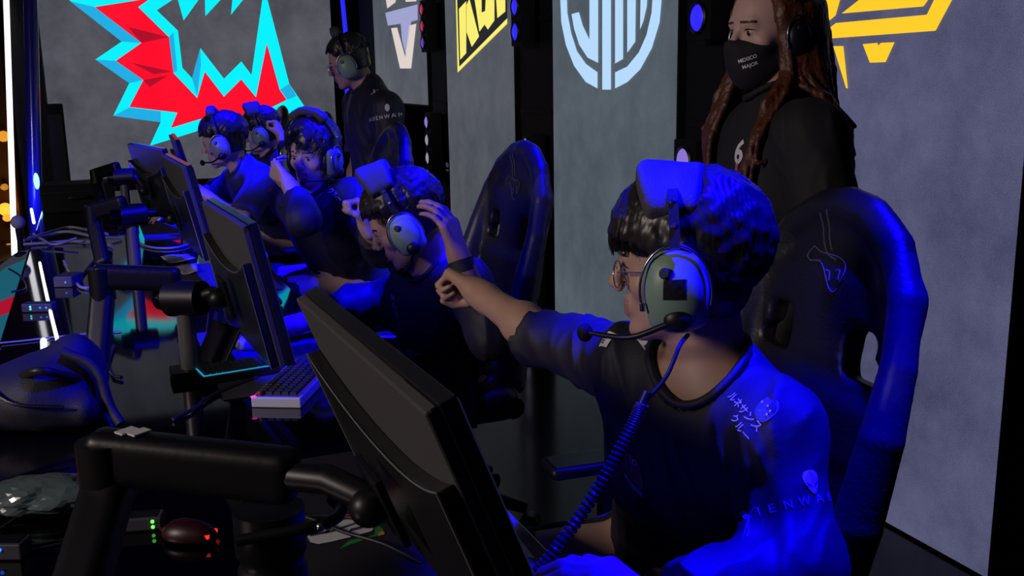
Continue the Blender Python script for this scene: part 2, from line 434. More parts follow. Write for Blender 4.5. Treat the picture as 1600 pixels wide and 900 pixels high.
panel('narrow far screen with a white and lavender letter emblem', 0, WALLX, 7.28, 8.74, 1.24, 3.0, LG4, [
    (LAV, [(602, 20), (652, 7), (652, 31), (642, 34), (634, 86), (628, 62), (626, 37), (606, 40)]),
    (CREAM, [(611, 44), (620, 43), (633, 90), (639, 40), (650, 37), (642, 107), (625, 107)]), (CREAM, [(602, -6), (620, -6), (617, 4), (605, 13)]), (CREAM, [(632, -6), (650, -6), (650, 2), (634, 3)])])
panel('screen with yellow slanted letters on black above the second chair', 0, WALLX, 5.62, 6.85, .02, 3.0, LG4, [
    (INK, [(712, -8), (716, 108), (792, 33), (792, -8)]), (LEM, [(712, -8), (713.5, -8), (717, 105), (792, 29), (792, 37), (715, 113)]),
    (LEM, [(717, 14), (728, 2), (728, 83), (719, 93)]), (LEM, [(729, 8), (733, -2), (748, 57), (737, 73), (729, 50)]),
    (LEM, [(741, -4), (752, -4), (752, 20), (758, 17), (759, -4), (772, -4), (772, 32), (762, 46), (757, 38), (749, 49)]), (LEM, [(775, -4), (789, -4), (789, 18), (777, 28)])])
panel('teal grey screen with a pale blue round emblem', 0, WALLX, 3.815, 5.09, .02, 3.0, LG2, [
    (ICE, [(875, -10), (877, 35), (884, 70), (897, 103), (915, 128), (933, 138), (933, 113), (915, 100), (901, 80), (892, 52), (886, 20), (885, -10)]),
    (ICE, [(961, 113), (980, 104), (998, 82), (1010, 55), (1018, 20), (1020, -10), (1034, -10), (1030, 35), (1018, 75), (1000, 108), (980, 128), (961, 138)]),
    (ICE, [(941, -10), (954, -10), (954, 140), (941, 140)]), (ICE, [(921, -10), (934, -10), (934, 98), (918, 90), (905, 70), (897, 45), (893, 22), (904, 19), (910, 40), (921, 63)]),
    (ICE, [(961, -10), (973, -10), (973, 92), (961, 99)]), (ICE, [(980, -10), (993, -10), (992, 65), (980, 82)]), (ICE, [(1001, -10), (1011, -8), (1010, 10), (1005, 32), (1000, 45)])])
panel('violet grey screen with an angular golden emblem', 0, WALLX, 2.03, 3.02, .0, 3.0, LG3, [
    (YEL, [(1262, 18), (1280, -8), (1314, -8), (1305, 24), (1283, 42)]), (YEL, [(1281, 43), (1290, 67), (1276, 80)]), (YEL, [(1315, 21), (1352, -8), (1455, -8), (1442, 10)]),
    (YEL, [(1293, 46), (1306, 36), (1448, 23), (1463, -8), (1491, -8), (1461, 48), (1298, 60)]), (YEL, [(1302, 72), (1317, 72), (1324, 138), (1322, 138)]),
    (YEL, [(1348, 69), (1370, 67), (1372, 72), (1376, 67), (1397, 66), (1383, 97), (1359, 98)])])

# black truss towers between the screens, two of them numbered
def tower(label, y0, y1, num=None, at=None):
    t = thing('truss_tower', (WALLX+.12, (y0+y1)/2, 0), label, 'tower')
    MB().bx((WALLX+.02, y0, 0), (WALLX+.28, y1, 3.6)).build('column', M_MATTE, t, smooth=False)
    for k in range(7):
        z = .25+k*.5; MB().bx((WALLX+.008, y0+.02, z), (WALLX+.02, y1-.02, z+.03)).build('rung', M_MATTE, t, smooth=False)
    if num:
        V, F = text_geo(num, .075); c = on(at[0], at[1], 0, WALLX+.012)
        # the number is turned on its side, reading upwards
        Q = [c+np.array([0, 0, 1.])*v[0]+np.array([0, 1., 0])*v[1] for v in V]
        mesh('number', Q, F, mat('number_grey', (.35, .35, .40), .6, emit=(.25, .25, .4), estr=.25), t, smooth=False)
    return t
tower('black tower numbered 22 left of the pale blue emblem screen', 5.1, 5.58, '22', (857, 306))
tower('black tower numbered 18 left of the yellow letter screen', 6.87, 7.24, '18', (699, 262))
tower('black tower behind the person in the face mask', 3.05, 3.78)
tower('black tower at the right edge of the picture', 1.5, 2.0)
tower('black tower beside the far end screen', 8.78, 9.3)

def blinder(label, pts, rad, lens, X=WALLX-.12):
    C = [on(x, y, 0, X) for x, y in pts]; C = [np.array([X, c[1], c[2]]) for c in C]
    ym = np.mean([c[1] for c in C]); z0 = min(c[2] for c in C)-rad*1.5; z1 = max(c[2] for c in C)+rad*1.5
    t = thing('blinder_light', (X+.05, ym, z0), label, 'stage light')
    MB().bx((X+.02, ym-rad*1.5, z0), (X+.10, ym+rad*1.5, z1)).build('housing', M_MATTE, t, smooth=False)
    MB().bx((X+.10, ym-.02, z0+.02), (WALLX+.03, ym+.02, z1-.02)).build('bracket', M_MATTE, t, smooth=False)
    for i, c in enumerate(C):
        c = np.array([X, ym, c[2]])
        MB().lathe(c+np.array([.03, 0, 0]), (-1, 0, 0), [(rad*1.12, 0), (rad*1.12, .02), (rad*.98, .026), (rad*.9, .012)], 20).build('bezel', M_BLACK, t)
        l = MB(); l.lathe(c+np.array([.02, 0, 0]), (-1, 0, 0), [(rad*.95, 0), (rad*.9, .008), (rad*.6, .016), (rad*.2, .019)], 20)
        o = l.build('lens', lens[i % len(lens)], t)
    return t
def lens_mat(name, edge, core):
    m = glow(name, edge, 1.0); return m
L_W = lens_mat('lens_white', (.28, .26, .36), None); L_B = lens_mat('lens_blue', (.03, .02, .95), None); L_R = lens_mat('lens_red', (.45, .02, .09), None)
L_P = lens_mat('lens_purple', (.13, .04, .42), None); L_D = lens_mat('lens_dim_blue', (.02, .015, .12), None); L_V = lens_mat('lens_violet', (.25, .17, .62), None)
blinder('column of small pale lamps left of the pale blue emblem screen', [(811+.0632*(y-215), y) for y in (226, 257, 288, 320, 352, 383, 414, 445, 475, 505)], .042, [L_V, L_W, L_W, L_W, L_W, L_D, L_W, L_W, L_W, L_W])
blinder('pair of blue lamps above the pale lamp column', [(801, 10), (802, 50)], .05, [L_B, L_B])
blinder('three red and purple lamps beside the letter emblem screen', [(656, 15), (657, 41), (659, 67)], .042, [L_R, L_R, L_P])
blinder('row of pale lamps under the letter emblem screen', [(664, 191), (665, 219), (666, 247), (667, 275)], .045, [L_V, L_W, L_W, L_W])
blinder('single round blue lamp above the near player', [(1085, 28)], .055, [L_B])
blinder('pale violet lamp just above the near headset', [(1063, 252)], .055, [L_V])

# blue tube at the edge of the end screen
pt = on(541, 60, 1, ENDY-.12); t = thing('light_pole', (pt[0], pt[1], 0), 'thin pole with blue light tubes at the end screen edge', 'light tube')
TB = glow('tube_blue', (.02, .02, 1.0), 1.0); tp = on(534, -10, 1, ENDY-.12); bt = on(545, 228, 1, ENDY-.12)
MB().tube([np.array([bt[0], bt[1]+.03, 0]), bt+np.array([0, .03, 0]), tp+np.array([0, .03, 0])], .013, 8).build('pole', M_MATTE, t)
MB().tube([tp, pt], .02, 10).build('light_tube', TB, t); MB().tube([on(542, 132, 1, ENDY-.12), bt], .02, 10).build('light_tube', TB, t)
MB().lathe((bt[0], bt[1]+.03, .001), Z0, [(.12, 0), (.12, .015), (.02, .02)], 20).build('foot', M_MATTE, t)
# ---------------------------------------------------------------- left end: portal with tube, pillar and warm lamps
t = thing('portal_post', (*W(40, 200, 8.4)[:2], 0), 'black stage post at the far left with a white light tube', 'post')
a = W(24, 440, 7.9); c = W(9, -25, 7.9)
MB().tube([a, c], .021, 12).build('light_tube', glow('tube_white', (.95, .93, 1.0), 1.6), t)
bx = W(30, 200, 8.15)
MB().bx((bx[0]-.02, bx[1]-.05, 0), (bx[0]+.22, bx[1]+.22, 3.4)).build('post_body', M_MATTE, t, smooth=False)
t = thing('pillar', (*W(52, 200, 6.9)[:2], 0), 'glossy blue lit pillar beside the white light tube', 'pillar')
p0 = W(56, 340, 6.9); p1 = W(47, -25, 6.9)
MB().tube([np.array([p0[0], p0[1], 0.]), p0, p1], .045, 20).build('shaft', mat('blue_gloss', (.02, .02, .16), .22, coat=.5), t)
lp = W(57, 283, 6.78)
MB().ell(lp, (.018, .018, .055)).build('lamp', glow('highlight_icy', (.25, .65, 1.0), 2.2), t)  # glowing oval added for the highlight on the glossy pillar
light('POINT', 'pillar_added_light', tuple(lp-F0*.16-Z0*.05), (0, 0, 0), (.02, .03, 1.0), 14, .05)  # added light that gives the pillar its blue glow
t = thing('speaker_box', (*W(90, 280, 8.2)[:2], 0), 'tall black speaker box before the wide grey screen', 'speaker')
q = W(90, 220, 8.2); q2 = W(84, 162, 8.2)
MB().box((q[0], q[1], q2[2]/2), (.065, .08, q2[2]/2)).build('cabinet', M_MATTE, t, smooth=False, bev=.01)
MB().box((q[0], q[1]-.083, q2[2]/2+.2), (.052, .004, q2[2]/2-.28)).build('grille', M_BLACK, t, smooth=False)
t = thing('scenic_wall', (*W(-20, 300, 9.6)[:2], 0), 'dark bronze backdrop glowing warm at the far left edge', 'backdrop')
w0 = W(-90, 300, 9.6); w1 = W(28, 300, 9.6); ax = nrm([w1[0]-w0[0], w1[1]-w0[1], 0]); ax3 = np.array([ax, np.cross(Z0, ax), Z0])
MB().box(((w0[0]+w1[0])/2, (w0[1]+w1[1])/2, 1.4), (.36, .03, 1.4), ax3).build('sheet', mat('bronze_sheet', (.10, .05, .02), .35, metal=.6, bump=(18, .6)), t, smooth=False)
for (x, y, r, s) in ((6, 213, .05, .8), (9, 327, .06, 1.6), (12, 340, .035, 1.1), (8, 292, .03, .5), (15, 386, .035, .6)):
    c = W(x, y, 9.45)
    MB().lathe(c, cdir(0, -1, 0), [(r, 0), (r, .02), (r*.7, .05), (r*.2, .06)], 16).build('warm_lamp', glow('warm_%d' % int(s*10), (1.0, .42, .03), s), t)
light('POINT', 'warm_lamp_light', tuple(W(10, 320, 9.1)), (0, 0, 0), (1, .45, .1), 12, .1)

# ---------------------------------------------------------------- the long desk
DX0, DX1, DY0, DY1 = -.30, .63, .25, 7.5
t = thing('desk', ((DX0+DX1)/2, (DY0+DY1)/2, 0), 'long glossy black desk running along the row of players', 'desk')
MB().bx((DX0, DY0, DESKZ-.035), (DX1, DY1, DESKZ)).build('desk_top', M_DESK, t, smooth=False, bev=.004)
MB().bx((DX0, DY0, .0), (DX0+.03, DY1, DESKZ-.036)).build('front_panel', M_MATTE, t, smooth=False)
for y in (.4, 2.2, 3.7, 5.2, 6.7, 7.4):
    MB().bx((DX0+.06, y-.02, 0), (DX1-.08, y+.02, DESKZ-.036)).build('leg_panel', M_MATTE, t, smooth=False)
# lit graphic apron on the audience side of the desk
q0 = on(32, 380, 2, DESKZ-.02); q1 = on(72, 380, 2, DESKZ-.02)
AX0, AX1 = -.58, DX0-.012
t = thing('led_apron', ((AX0+AX1)/2, 4.0, 0), 'sloping lit apron with jagged red and teal graphics along the desk front', 'screen')
zt = lambda x: DESKZ-.03-(AX1-x)*.55
MB().prism([(AX0, 1.2, zt(AX0)-.05), (AX1, 1.2, zt(AX1)-.05), (AX1, 1.2, zt(AX1)), (AX0, 1.2, zt(AX0))], (0, 4.3, 0)).build('apron_body', M_MATTE, t, smooth=False)
MB().bx((AX1-.03, 1.3, 0), (AX1-.005, 5.4, DESKZ-.09)).build('apron_support', M_MATTE, t, smooth=False)
TEAL = glow('apron_teal', (.008, .10, .14)); ARED = glow('apron_red', (.40, .003, .006)); AGREY = glow('apron_grey', (.03, .034, .038))
yy = 1.25; k = 0; seq = [ARED, TEAL, ARED, ARED, TEAL, ARED, TEAL, ARED, TEAL, TEAL, AGREY, AGREY]
while yy < 5.25:
    L = [.42, .3, .36, .5, .28, .34][k % 6]; m = seq[k % len(seq)]
    e = [(AX1-.004, yy), (AX1-.10, yy+.12), (AX1-.2, yy-.05), (AX0+.01, yy+.10), (AX0+.01, yy+L+.10), (AX1-.2, yy+L-.05), (AX1-.10, yy+L+.12), (AX1-.004, yy+L)]
    MB().prism([(x, min(y, 5.5), zt(x)+.002) for x, y in e], (0, 0, .003)).build('apron_graphic', m, t, smooth=False)
    yy += L; k += 1
# white LED tape lying over the desk
P = bez([on(62, 410, 2, DESKZ+.006), on(71, 452, 2, DESKZ+.006), on(82, 500, 2, DESKZ+.006), on(95, 551, 2, DESKZ+.006)], 14)
t = thing('led_tape', P[7], 'thin white light strip lying on the desk at the left', 'light strip')
for i in range(14):
    a, c = P[i], P[i+1]
    MB().tube([a+(c-a)*.04, a+(c-a)*.94], .0055, 6).build('led_segment', glow('tape_white', (.9, .92, 1.0), 1.7), t)
P = [on(68, 532, 2, DESKZ+.012), on(69, 556, 2, DESKZ+.012)]
tag(MB().tube(P, .009, 8).build('light_stick', glow('stick_teal', (.75, .95, 1.0), 2.0)), 'short bright light stick behind the dark backpack', 'light strip')
P = [on(49, 327, 2, DESKZ+.012), on(53, 348, 2, DESKZ+.012)]
tag(MB().tube(P, .008, 8).build('light_stick', glow('stick_teal', (.75, .95, 1.0), 2.0)), 'short bright light stick at the far desk corner', 'light strip')
# ================================================================== people
def frame(fwd, up=Z0):
    f = nrm(fwd); r = nrm(np.cross(f, up)); u = np.cross(r, f); return np.array([r, f, u])   # rows: right, forward, up
class Head:
    def __init__(s, c, fwd, up=Z0, sc=1.0): s.c = np.asarray(c, float); s.A = frame(fwd, up); s.s = sc
    def p(s, x, y, z): return s.c+(np.array([x, y, z])*s.s)@s.A
    def v(s, x, y, z): return np.array([x, y, z])@s.A
    def loc(s, P): return ((P-s.c)@s.A.T)/s.s

def head_ops(S, H, female=False, mouth=0.0):
    p, s, A = H.p, H.s, H.A
    S.ell(p(0, -.014, .036), np.array([.074, .094, .084])*s, A, .03)
    S.ell(p(0, .022, .02), np.array([.066, .070, .075])*s, A, .03)
    S.ell(p(0, .030, -.048), np.array([.052, .056, .068])*s, A, .03)
    for q in (-1, 1):
        S.cap(p(q*.053, -.004, -.05), p(q*.02, .062, -.098), .020*s, .014*s, .022)
        S.ell(p(q*.043, .060, -.024), np.array([.02, .018, .018])*s, A, .02)
        S.ell(p(q*.079, -.008, -.012), np.array([.008, .019, .031])*s, A, .008)
    S.ell(p(0, .070, -.101), np.array([.022, .019, .016])*s, A, .02)
    S.cap(p(-.034, .079, .021), p(.034, .079, .021), .0125*s, k=.014)
    S.cap(p(0, .088, .018), p(0, .110, -.024), .0065*s, .0105*s, .012)
    for q in (-1, 1): S.ell(p(q*.0115, .101, -.031), .0078*s, None, .007)
    for q in (-1, 1): S.ell(p(q*.031, .097, .000), np.array([.017, .013, .009])*s, A, .010, sub=True)
    for q in (-1, 1): S.ell(p(q*.031, .072, .001), np.array([.0165, .0155, .0135])*s, A, .004)
    for q in (-1, 1): S.cap(p(q*.017, .082, .0092), p(q*.045, .077, .0075), .0042*s, k=.004); S.cap(p(q*.018, .082, -.0100), p(q*.043, .077, -.0098), .0036*s, k=.005)
    S.ell(p(0, .080, -.062), np.array([.026, .016, .018])*s, A, .014)
    S.cap(p(-.017, .088, -.0575), p(.017, .088, -.0575), .0058*s, k=.006)
    S.cap(p(-.014, .088, -.0705-mouth), p(.014, .088, -.0705-mouth), .0066*s, k=.006)
    S.box(p(0, .1, -.0637-mouth/2), np.array([.021, .014, .0014+mouth/2])*s, .001, A, .002, sub=True)
def head_mats(H, P, n):
    L = H.loc(P); i = np.zeros(len(P), int)
    x, y, z = L.T
    lip = (np.abs(x) < .024) & (y > .078) & (z > -.081) & (z < -.0505) & (y > .0905-.25*np.abs(x))
    i[lip] = 1
    brow = (np.abs(x) > .012) & (np.abs(x) < .050) & (y > .05) & (np.abs(z-(.0205+.004*np.sin(np.abs(x)*55))) < .0034-.0016*np.abs(np.abs(x)-.03)/.02)
    i[brow] = 2
    return i
def hand_ops(S, wrist, X, N, thumb, curl=(20, 25, 15), spread=.05, tcurl=.3, sc=1.0, tdir=None, curls=None, fist=False):
    """wrist, finger direction, palm normal, thumb side (+1/-1)"""
    X = nrm(X); N = nrm(np.asarray(N)-X*(np.asarray(N)@X)); T = np.cross(X, N)*thumb; w = np.asarray(wrist, float)
    kn = [(.090, .031), (.094, .0105), (.089, -.010), (.081, -.029)]
    ln = [(.043, .026, .021), (.047, .030, .022), (.043, .028, .021), (.034, .021, .019)]
    rr = [.0095, .0098, .0093, .0082]
    S.cap(w-X*.03, w+X*.02, .027*sc, .025*sc, .02)
    for (a, b), r in zip(kn, rr):
        S.cap(w+(X*.012+T*b*.55)*sc, w+(X*a+T*b)*sc-N*.002, .0155*sc, .0115*sc, .014)
    S.ell(w+(X*.048+N*.009+T*.016)*sc, np.array([.034, .014, .022])*sc, np.array([X, N, T]), .012)
    for i in range(4):
        p = w+(X*kn[i][0]+T*kn[i][1])*sc; a = 0; cu = curls[i] if curls else curl
        d0 = nrm(X+T*(1.5-i)*spread)
        for j in range(3):
            a += math.radians(cu[j]); d = d0*math.cos(a)+N*math.sin(a); q = p+d*ln[i][j]*sc
            S.cap(p, q, (rr[i]-.0006*j)*sc, (rr[i]-.0006*(j+1)-(.0008 if j == 2 else 0))*sc, .0035 if j or i == 9 else .008); p = q
    tb = w+(X*.022+T*.022+N*.008)*sc; td = nrm(tdir if tdir is not None else X*.75+T*.7+N*.25)
    t1 = tb+td*.042*sc; d2 = nrm(td*(1-tcurl)+(-T*.35+N*.6+X*.4)*tcurl); t2 = t1+d2*.032*sc; d3 = nrm(d2+(-T*.5+N*.3)*tcurl); t3 = t2+d3*.026*sc
    if fist: t1, t2, t3 = [w+(X*a+T*b+N*e)*sc for a, b, e in ((.052, .033, .030), (.076, .022, .050), (.083, -.002, .056))]
    S.cap(tb, t1, .0155*sc, .0115*sc, .012); S.cap(t1, t2, .0115*sc, .0105*sc, .005); S.cap(t2, t3, .0105*sc, .0082*sc, .004)

def torso_ops(S, J, w=1.0, k=.05):
    up = nrm(J['N']-J['P']); side = nrm(J['R']-J['L']); side = nrm(side-up*(side@up)); A = np.array([side, np.cross(up, side), up])
    H = np.linalg.norm(J['N']-J['P']); fw = A[1]
    S.ell(J['P'], np.array([.165*w, .12, .13]), A, k)
    S.ell(J['P']+up*H*.35, np.array([.150*w, .112, .19]), A, k)
    S.ell(J['P']+up*H*.68, np.array([.165*w, .115, .19]), A, k)
    for q in 'LR':
        S.cap(J['N']-up*.035, J[q], .05, .058, .045); S.cap(J['P']+up*H*.62+(J[q]-J['N'])*.35, J[q]-up*.02, .10, .056, .05)
    return A
def arm_ops(S, J, q, fat=1.0):
    S.cap(J[q], J['e'+q], .052*fat, .040*fat, .03); S.cap(J['e'+q], J['w'+q], .041*fat, .0265*fat, .018)
    m = J['e'+q]*.72+J['w'+q]*.28; S.ell(m, .041*fat, None, .025)
def leg_ops(S, J, q):
    S.cap(J['h'+q], J['k'+q], .085, .058, .04); S.cap(J['k'+q], J['a'+q], .056, .038, .03)

def person(label, J, H, skin, lip, shirt, hair, hair_fn, h=.006, sleeve=None, hands=None, female=False, fold=.005, group=None, w=1.0, mouth=0.0, neck=.054, collar=.066, collar_c=None, trousers=None, base=None, hair_h=None, slim=None, strand=None):
    base = np.array([J['P'][0], J['P'][1], 0.0]) if base is None else np.asarray(base)
    t = thing('person', base, label, 'person', group)
    B = Sdf(); A = torso_ops(B, J, w)
    B.cap(J['N']-Z0*.03, H.p(0, -.028, -.055), neck*1.08, neck, .035)
    head_ops(B, H, female, mouth)
    for q in 'LR': arm_ops(B, J, q); leg_ops(B, J, q)
    for q, kw in (hands or {}).items(): hand_ops(B, J['w'+q], **kw)
    for q in 'LR': B.cap(J['a'+q], J['a'+q]+J['ft']*.13-Z0*.035, .036, .03, .03)
    lo, hi = B.bounds()
    V, F = nets(B.ev, lo, hi, h)
    mi = head_mats(H, V[F].mean(1), None)
    body = mesh('body', V, F, [skin, lip, hair], t, midx=mi)
    # eyes
    for q in (-1, 1):
        c = H.p(q*.031, .0766, .0)
        e = MB().ell(c, .0125*H.s, H.A).build('eye', M_EYE, t)
        MB().ell(c+H.v(0, .0066, -.001)*H.s, np.array([.0078, .0070, .0078])*H.s, H.A, 14, 8).build('iris', M_IRIS, e)
        MB().tube(bez([H.p(q*.0165, .0862, .0035), H.p(q*.030, .0905, .0078), H.p(q*.047, .0800, .0045)], 8), [.0008*H.s+.0011*H.s*math.sin(math.pi*i/8) for i in range(9)], 6).build('eyelash', hair, t)
    # shirt
    S = Sdf(); torso_ops(S, J, w)
    S.cap(J['N']-Z0*.045, J['N']+Z0*.012, .072, .058, .03)
    for q in 'LR':
        kind, f = sleeve[q]; z = (slim or {}).get(q, 1.0)
        if kind == 'upper':
            end = J[q]*(1-f)+J['e'+q]*f; n = J['e'+q]-J[q]
            S.cap(J[q], end+nrm(n)*.03, .058, .055+.008*f, .03)
        else:
            end = J['e'+q]*(1-f)+J['w'+q]*f; n = J['w'+q]-J['e'+q]
            S.cap(J[q], J['e'+q], .057, .052*z, .03); S.cap(J['e'+q], end+nrm(n)*.03, .052*z, (.044-.008*f), .03)
        S.cut(end, n, .10)
        S.cap(end-nrm(n)*.02, end+nrm(n)*.05, .043 if kind == 'upper' else .041-.008*f, k=.004, sub=True)
    up = nrm(J['N']-J['P'])
    S.cap(J['N']+A[1]*.012-up*.005 if collar_c is None else collar_c, H.p(0, .01, -.06), collar, collar*.95, .008, sub=True)
    S.cut(J['P']-up*.04, -up, .4)
    shift = (RNG.rand(3)*5).astype(F4)
    def sf(P):
        P = np.asarray(P, F4); q = np.stack([P[:, 0], P[:, 1], P[:, 2]*.55+.5*P[:, 0]], 1)+shift
        r1 = 1-np.abs(wob(q, 24)); r2 = 1-np.abs(wob(q[:, [1, 2, 0]], 44)); fade = np.clip((np.linalg.norm(P-J['N'].astype(F4), axis=1)-.10)/.08, 0, 1)
        return S.ev(P, .009)-fade*(fold*1.6*np.clip(r1, 0, 1)**4+fold*.6*np.clip(r2, 0, 1)**4)
    lo, hi = S.bounds(); V, F = nets(sf, lo-.03, hi+.03, max(h, .005))
    sh = mesh('shirt', V, F, shirt, t)
    # ribbed collar band along the neck opening
    S2 = Sdf(); torso_ops(S2, J, w); S2.cap(J['N']-Z0*.045, J['N']+Z0*.012, .072, .058, .03)
    ca = J['N']+A[1]*.012-up*.005 if collar_c is None else collar_c; ax = nrm(H.p(0, .01, -.06)-ca); u1 = nrm(np.cross(ax, A[0])); u2 = np.cross(ax, u1); ring = []
    for i in range(41):
        a = 2*math.pi*i/40; rd = u1*math.cos(a)+u2*math.sin(a)
        path = np.array([ca+rd*collar+ax*z for z in np.linspace(.10, 0, 40)]+[ca+rd*collar*math.cos(p)-ax*collar*math.sin(p) for p in np.linspace(0, 1.4, 30)])
        MARG[0] = .1; v = S2.ev(path, .009); k = np.where(v < .001)[0]; ring.append(path[k[0]] if len(k) else path[-1])
    ring = np.array(ring[:-1])
    for _ in range(2): ring = (ring+np.roll(ring, 1, 0)+np.roll(ring, -1, 0))/3
    MB().tube(list(ring)+[ring[0]], .0075, 8, cap=False).build('collar', shirt, sh)
    # trousers
    Tr = Sdf(); Tr.ell(J['P']-up*.01, np.array([.165*w, .122, .135]), A, .05)
    for q in 'LR': leg_ops(Tr, J, q)
    Tr.cut(J['P']+up*.04, up, .3)
    V, F = nets(lambda P: Tr.ev(P, .012)+.004*wob(P, 22), Tr.bounds()[0]-.03, Tr.bounds()[1]+.03, .012)
    mesh('trousers', V, F, trousers or M_TROUS, t)
    for q in 'LR':
        K = Sdf(); a = J['a'+q]; K.cap(a-Z0*.045, a+J['ft']*.16-Z0*.055, .045, .04, .02); K.cap(a-Z0*.05, a+Z0*.02, .046, .044, .03)
        K.cut(np.array([a[0], a[1], max(.004, a[2]-.085)]), -Z0, .3)
        V, F = nets(lambda P: K.ev(P), K.bounds()[0]-.02, K.bounds()[1]+.02, .012); mesh('shoe', V, F, M_BLACK, t)
    # hair
    G = Sdf(); hair_fn(G, H)
    def hf(P):
        L = H.loc(P); ph = np.arctan2(L[:, 0], L[:, 1]+.01); return G.ev(P)+.0011*np.sin(ph*84+4*wob(P, 18))+.0024*wob(P, 60)
    lo, hi = G.bounds(); V, F = nets(hf, lo-.02, hi+.02, hair_h or h*.8)
    if strand:
        V2, F2 = strands(H, **strand); F2 = F2+len(V); V = np.concatenate([V, V2]); F = [list(f) for f in F.tolist()]+F2.tolist()
    mesh('hair', V, F, hair, t)
    return t, body, sh

def hair_locks(G, H, end, n=70, lift=1.03, rad=(.093, .112, .098), c=(0, -.014, .04), r=.012, jit=.10, start=12, flow=0.0, tip=.35, kk=.009):
    """tapering locks laid over the skull from the crown; end(phi) = polar angle in degrees where they stop"""
    rad = np.array(rad)
    for i in range(n):
        ph = 2*math.pi*(i+random.random()*.8)/n; te = end(ph)*(1+random.uniform(-jit, jit*.6)); ts = start+random.random()*30
        pts = []
        for j in range(6):
            th = math.radians(ts+(te-ts)*j/5); pp = ph+flow*j/5*(.6+.8*random.random())
            q = np.array([math.sin(th)*math.sin(pp), math.sin(th)*math.cos(pp), math.cos(th)])*rad*(lift+random.uniform(-.02, .03))
            pts.append(H.p(*(np.array(c)+q)))
        for j in range(5):
            f0 = 1-(1-tip)*(j/5)**2; f1 = 1-(1-tip)*((j+1)/5)**2
            G.cap(pts[j], pts[j+1], r*f0*H.s, r*f1*H.s, kk)
def skull_cap(G, H, rad=(.086, .105, .092), c=(0, -.016, .038), face_z=.03, face_y=.03, back_z=-.06, side=.03):
    G.ell(H.p(*c), np.array(rad)*H.s, H.A, .01)
    G.ell(H.p(0, -.045, -.02), np.array([.076, .062, .075])*H.s, H.A, .02)
    G.box(H.p(0, face_y+.2, face_z-.2), np.array([.2, .2, .2])*H.s, .02, H.A, .012, sub=True)
    G.box(H.p(0, 0, back_z-.2), np.array([.25, .25, .2])*H.s, .01, H.A, .01, sub=True)

def strands(H, end, n=1500, rad=(.094, .116, .101), c=(0, -.014, .04), lift=(1.03, 1.10), r=.0011, clumps=130, jit=.08, flow=0.0, start=4, notch=None, seg=8):
    """fine hair strands combed over the skull in clumps"""
    R = np.random.RandomState(5); rad = np.array(rad); V = []; F = []
    cph = np.sort(R.rand(clumps)*2*math.pi); cend = np.array([end(p) for p in cph])*(1+R.uniform(-jit, jit*.6, clumps)); cl = R.uniform(lift[0], lift[1], clumps)
    for i in range(n):
        k = R.randint(clumps); ph = cph[k]+R.randn()*.09; ts = start+R.rand()*55; te = cend[k]*(1+R.randn()*.025); lf = cl[k]+R.randn()*.012
        j = np.arange(seg+1)/seg; th = np.radians(ts+(te-ts)*j); pp = ph*(1-j*.8)+cph[k]*j*.8+flow*j+.05*np.sin(j*5+i)
        l = lf*(1-.035*(1-j)**2)+.0
        q = np.stack([np.sin(th)*np.sin(pp), np.sin(th)*np.cos(pp), np.cos(th)], 1)*rad*l[:, None]+np.array(c)
        if notch is not None:
            inn = np.clip(1-np.abs(q[:, 1]-notch[0])/notch[1], 0, 1)*np.clip((q[:, 2]-notch[2])/.03, 0, 1); q = q*(1-.22*np.minimum(inn*1.6, 1))[:, None]
        P = H.c+(q*H.s)@H.A; d = np.gradient(P, axis=0); o = nrm_rows(P-H.c); s1 = nrm_rows(np.cross(d, o)); b = len(V)*0
        rr = (r*(1-.65*j))[:, None]; A3 = [P+s1*rr, P-s1*rr*.5+o*rr*.87, P-s1*rr*.5-o*rr*.87]
        V.append(np.stack(A3, 1).reshape(-1, 3)); base = i*(seg+1)*3
        for a in range(seg):
            for m in range(3):
                F.append((base+a*3+m, base+a*3+(m+1) % 3, base+a*3+3+(m+1) % 3, base+a*3+3+m))
    return np.concatenate(V), np.array(F)
def nrm_rows(M): return M/(np.linalg.norm(M, axis=1)[:, None]+1e-12)
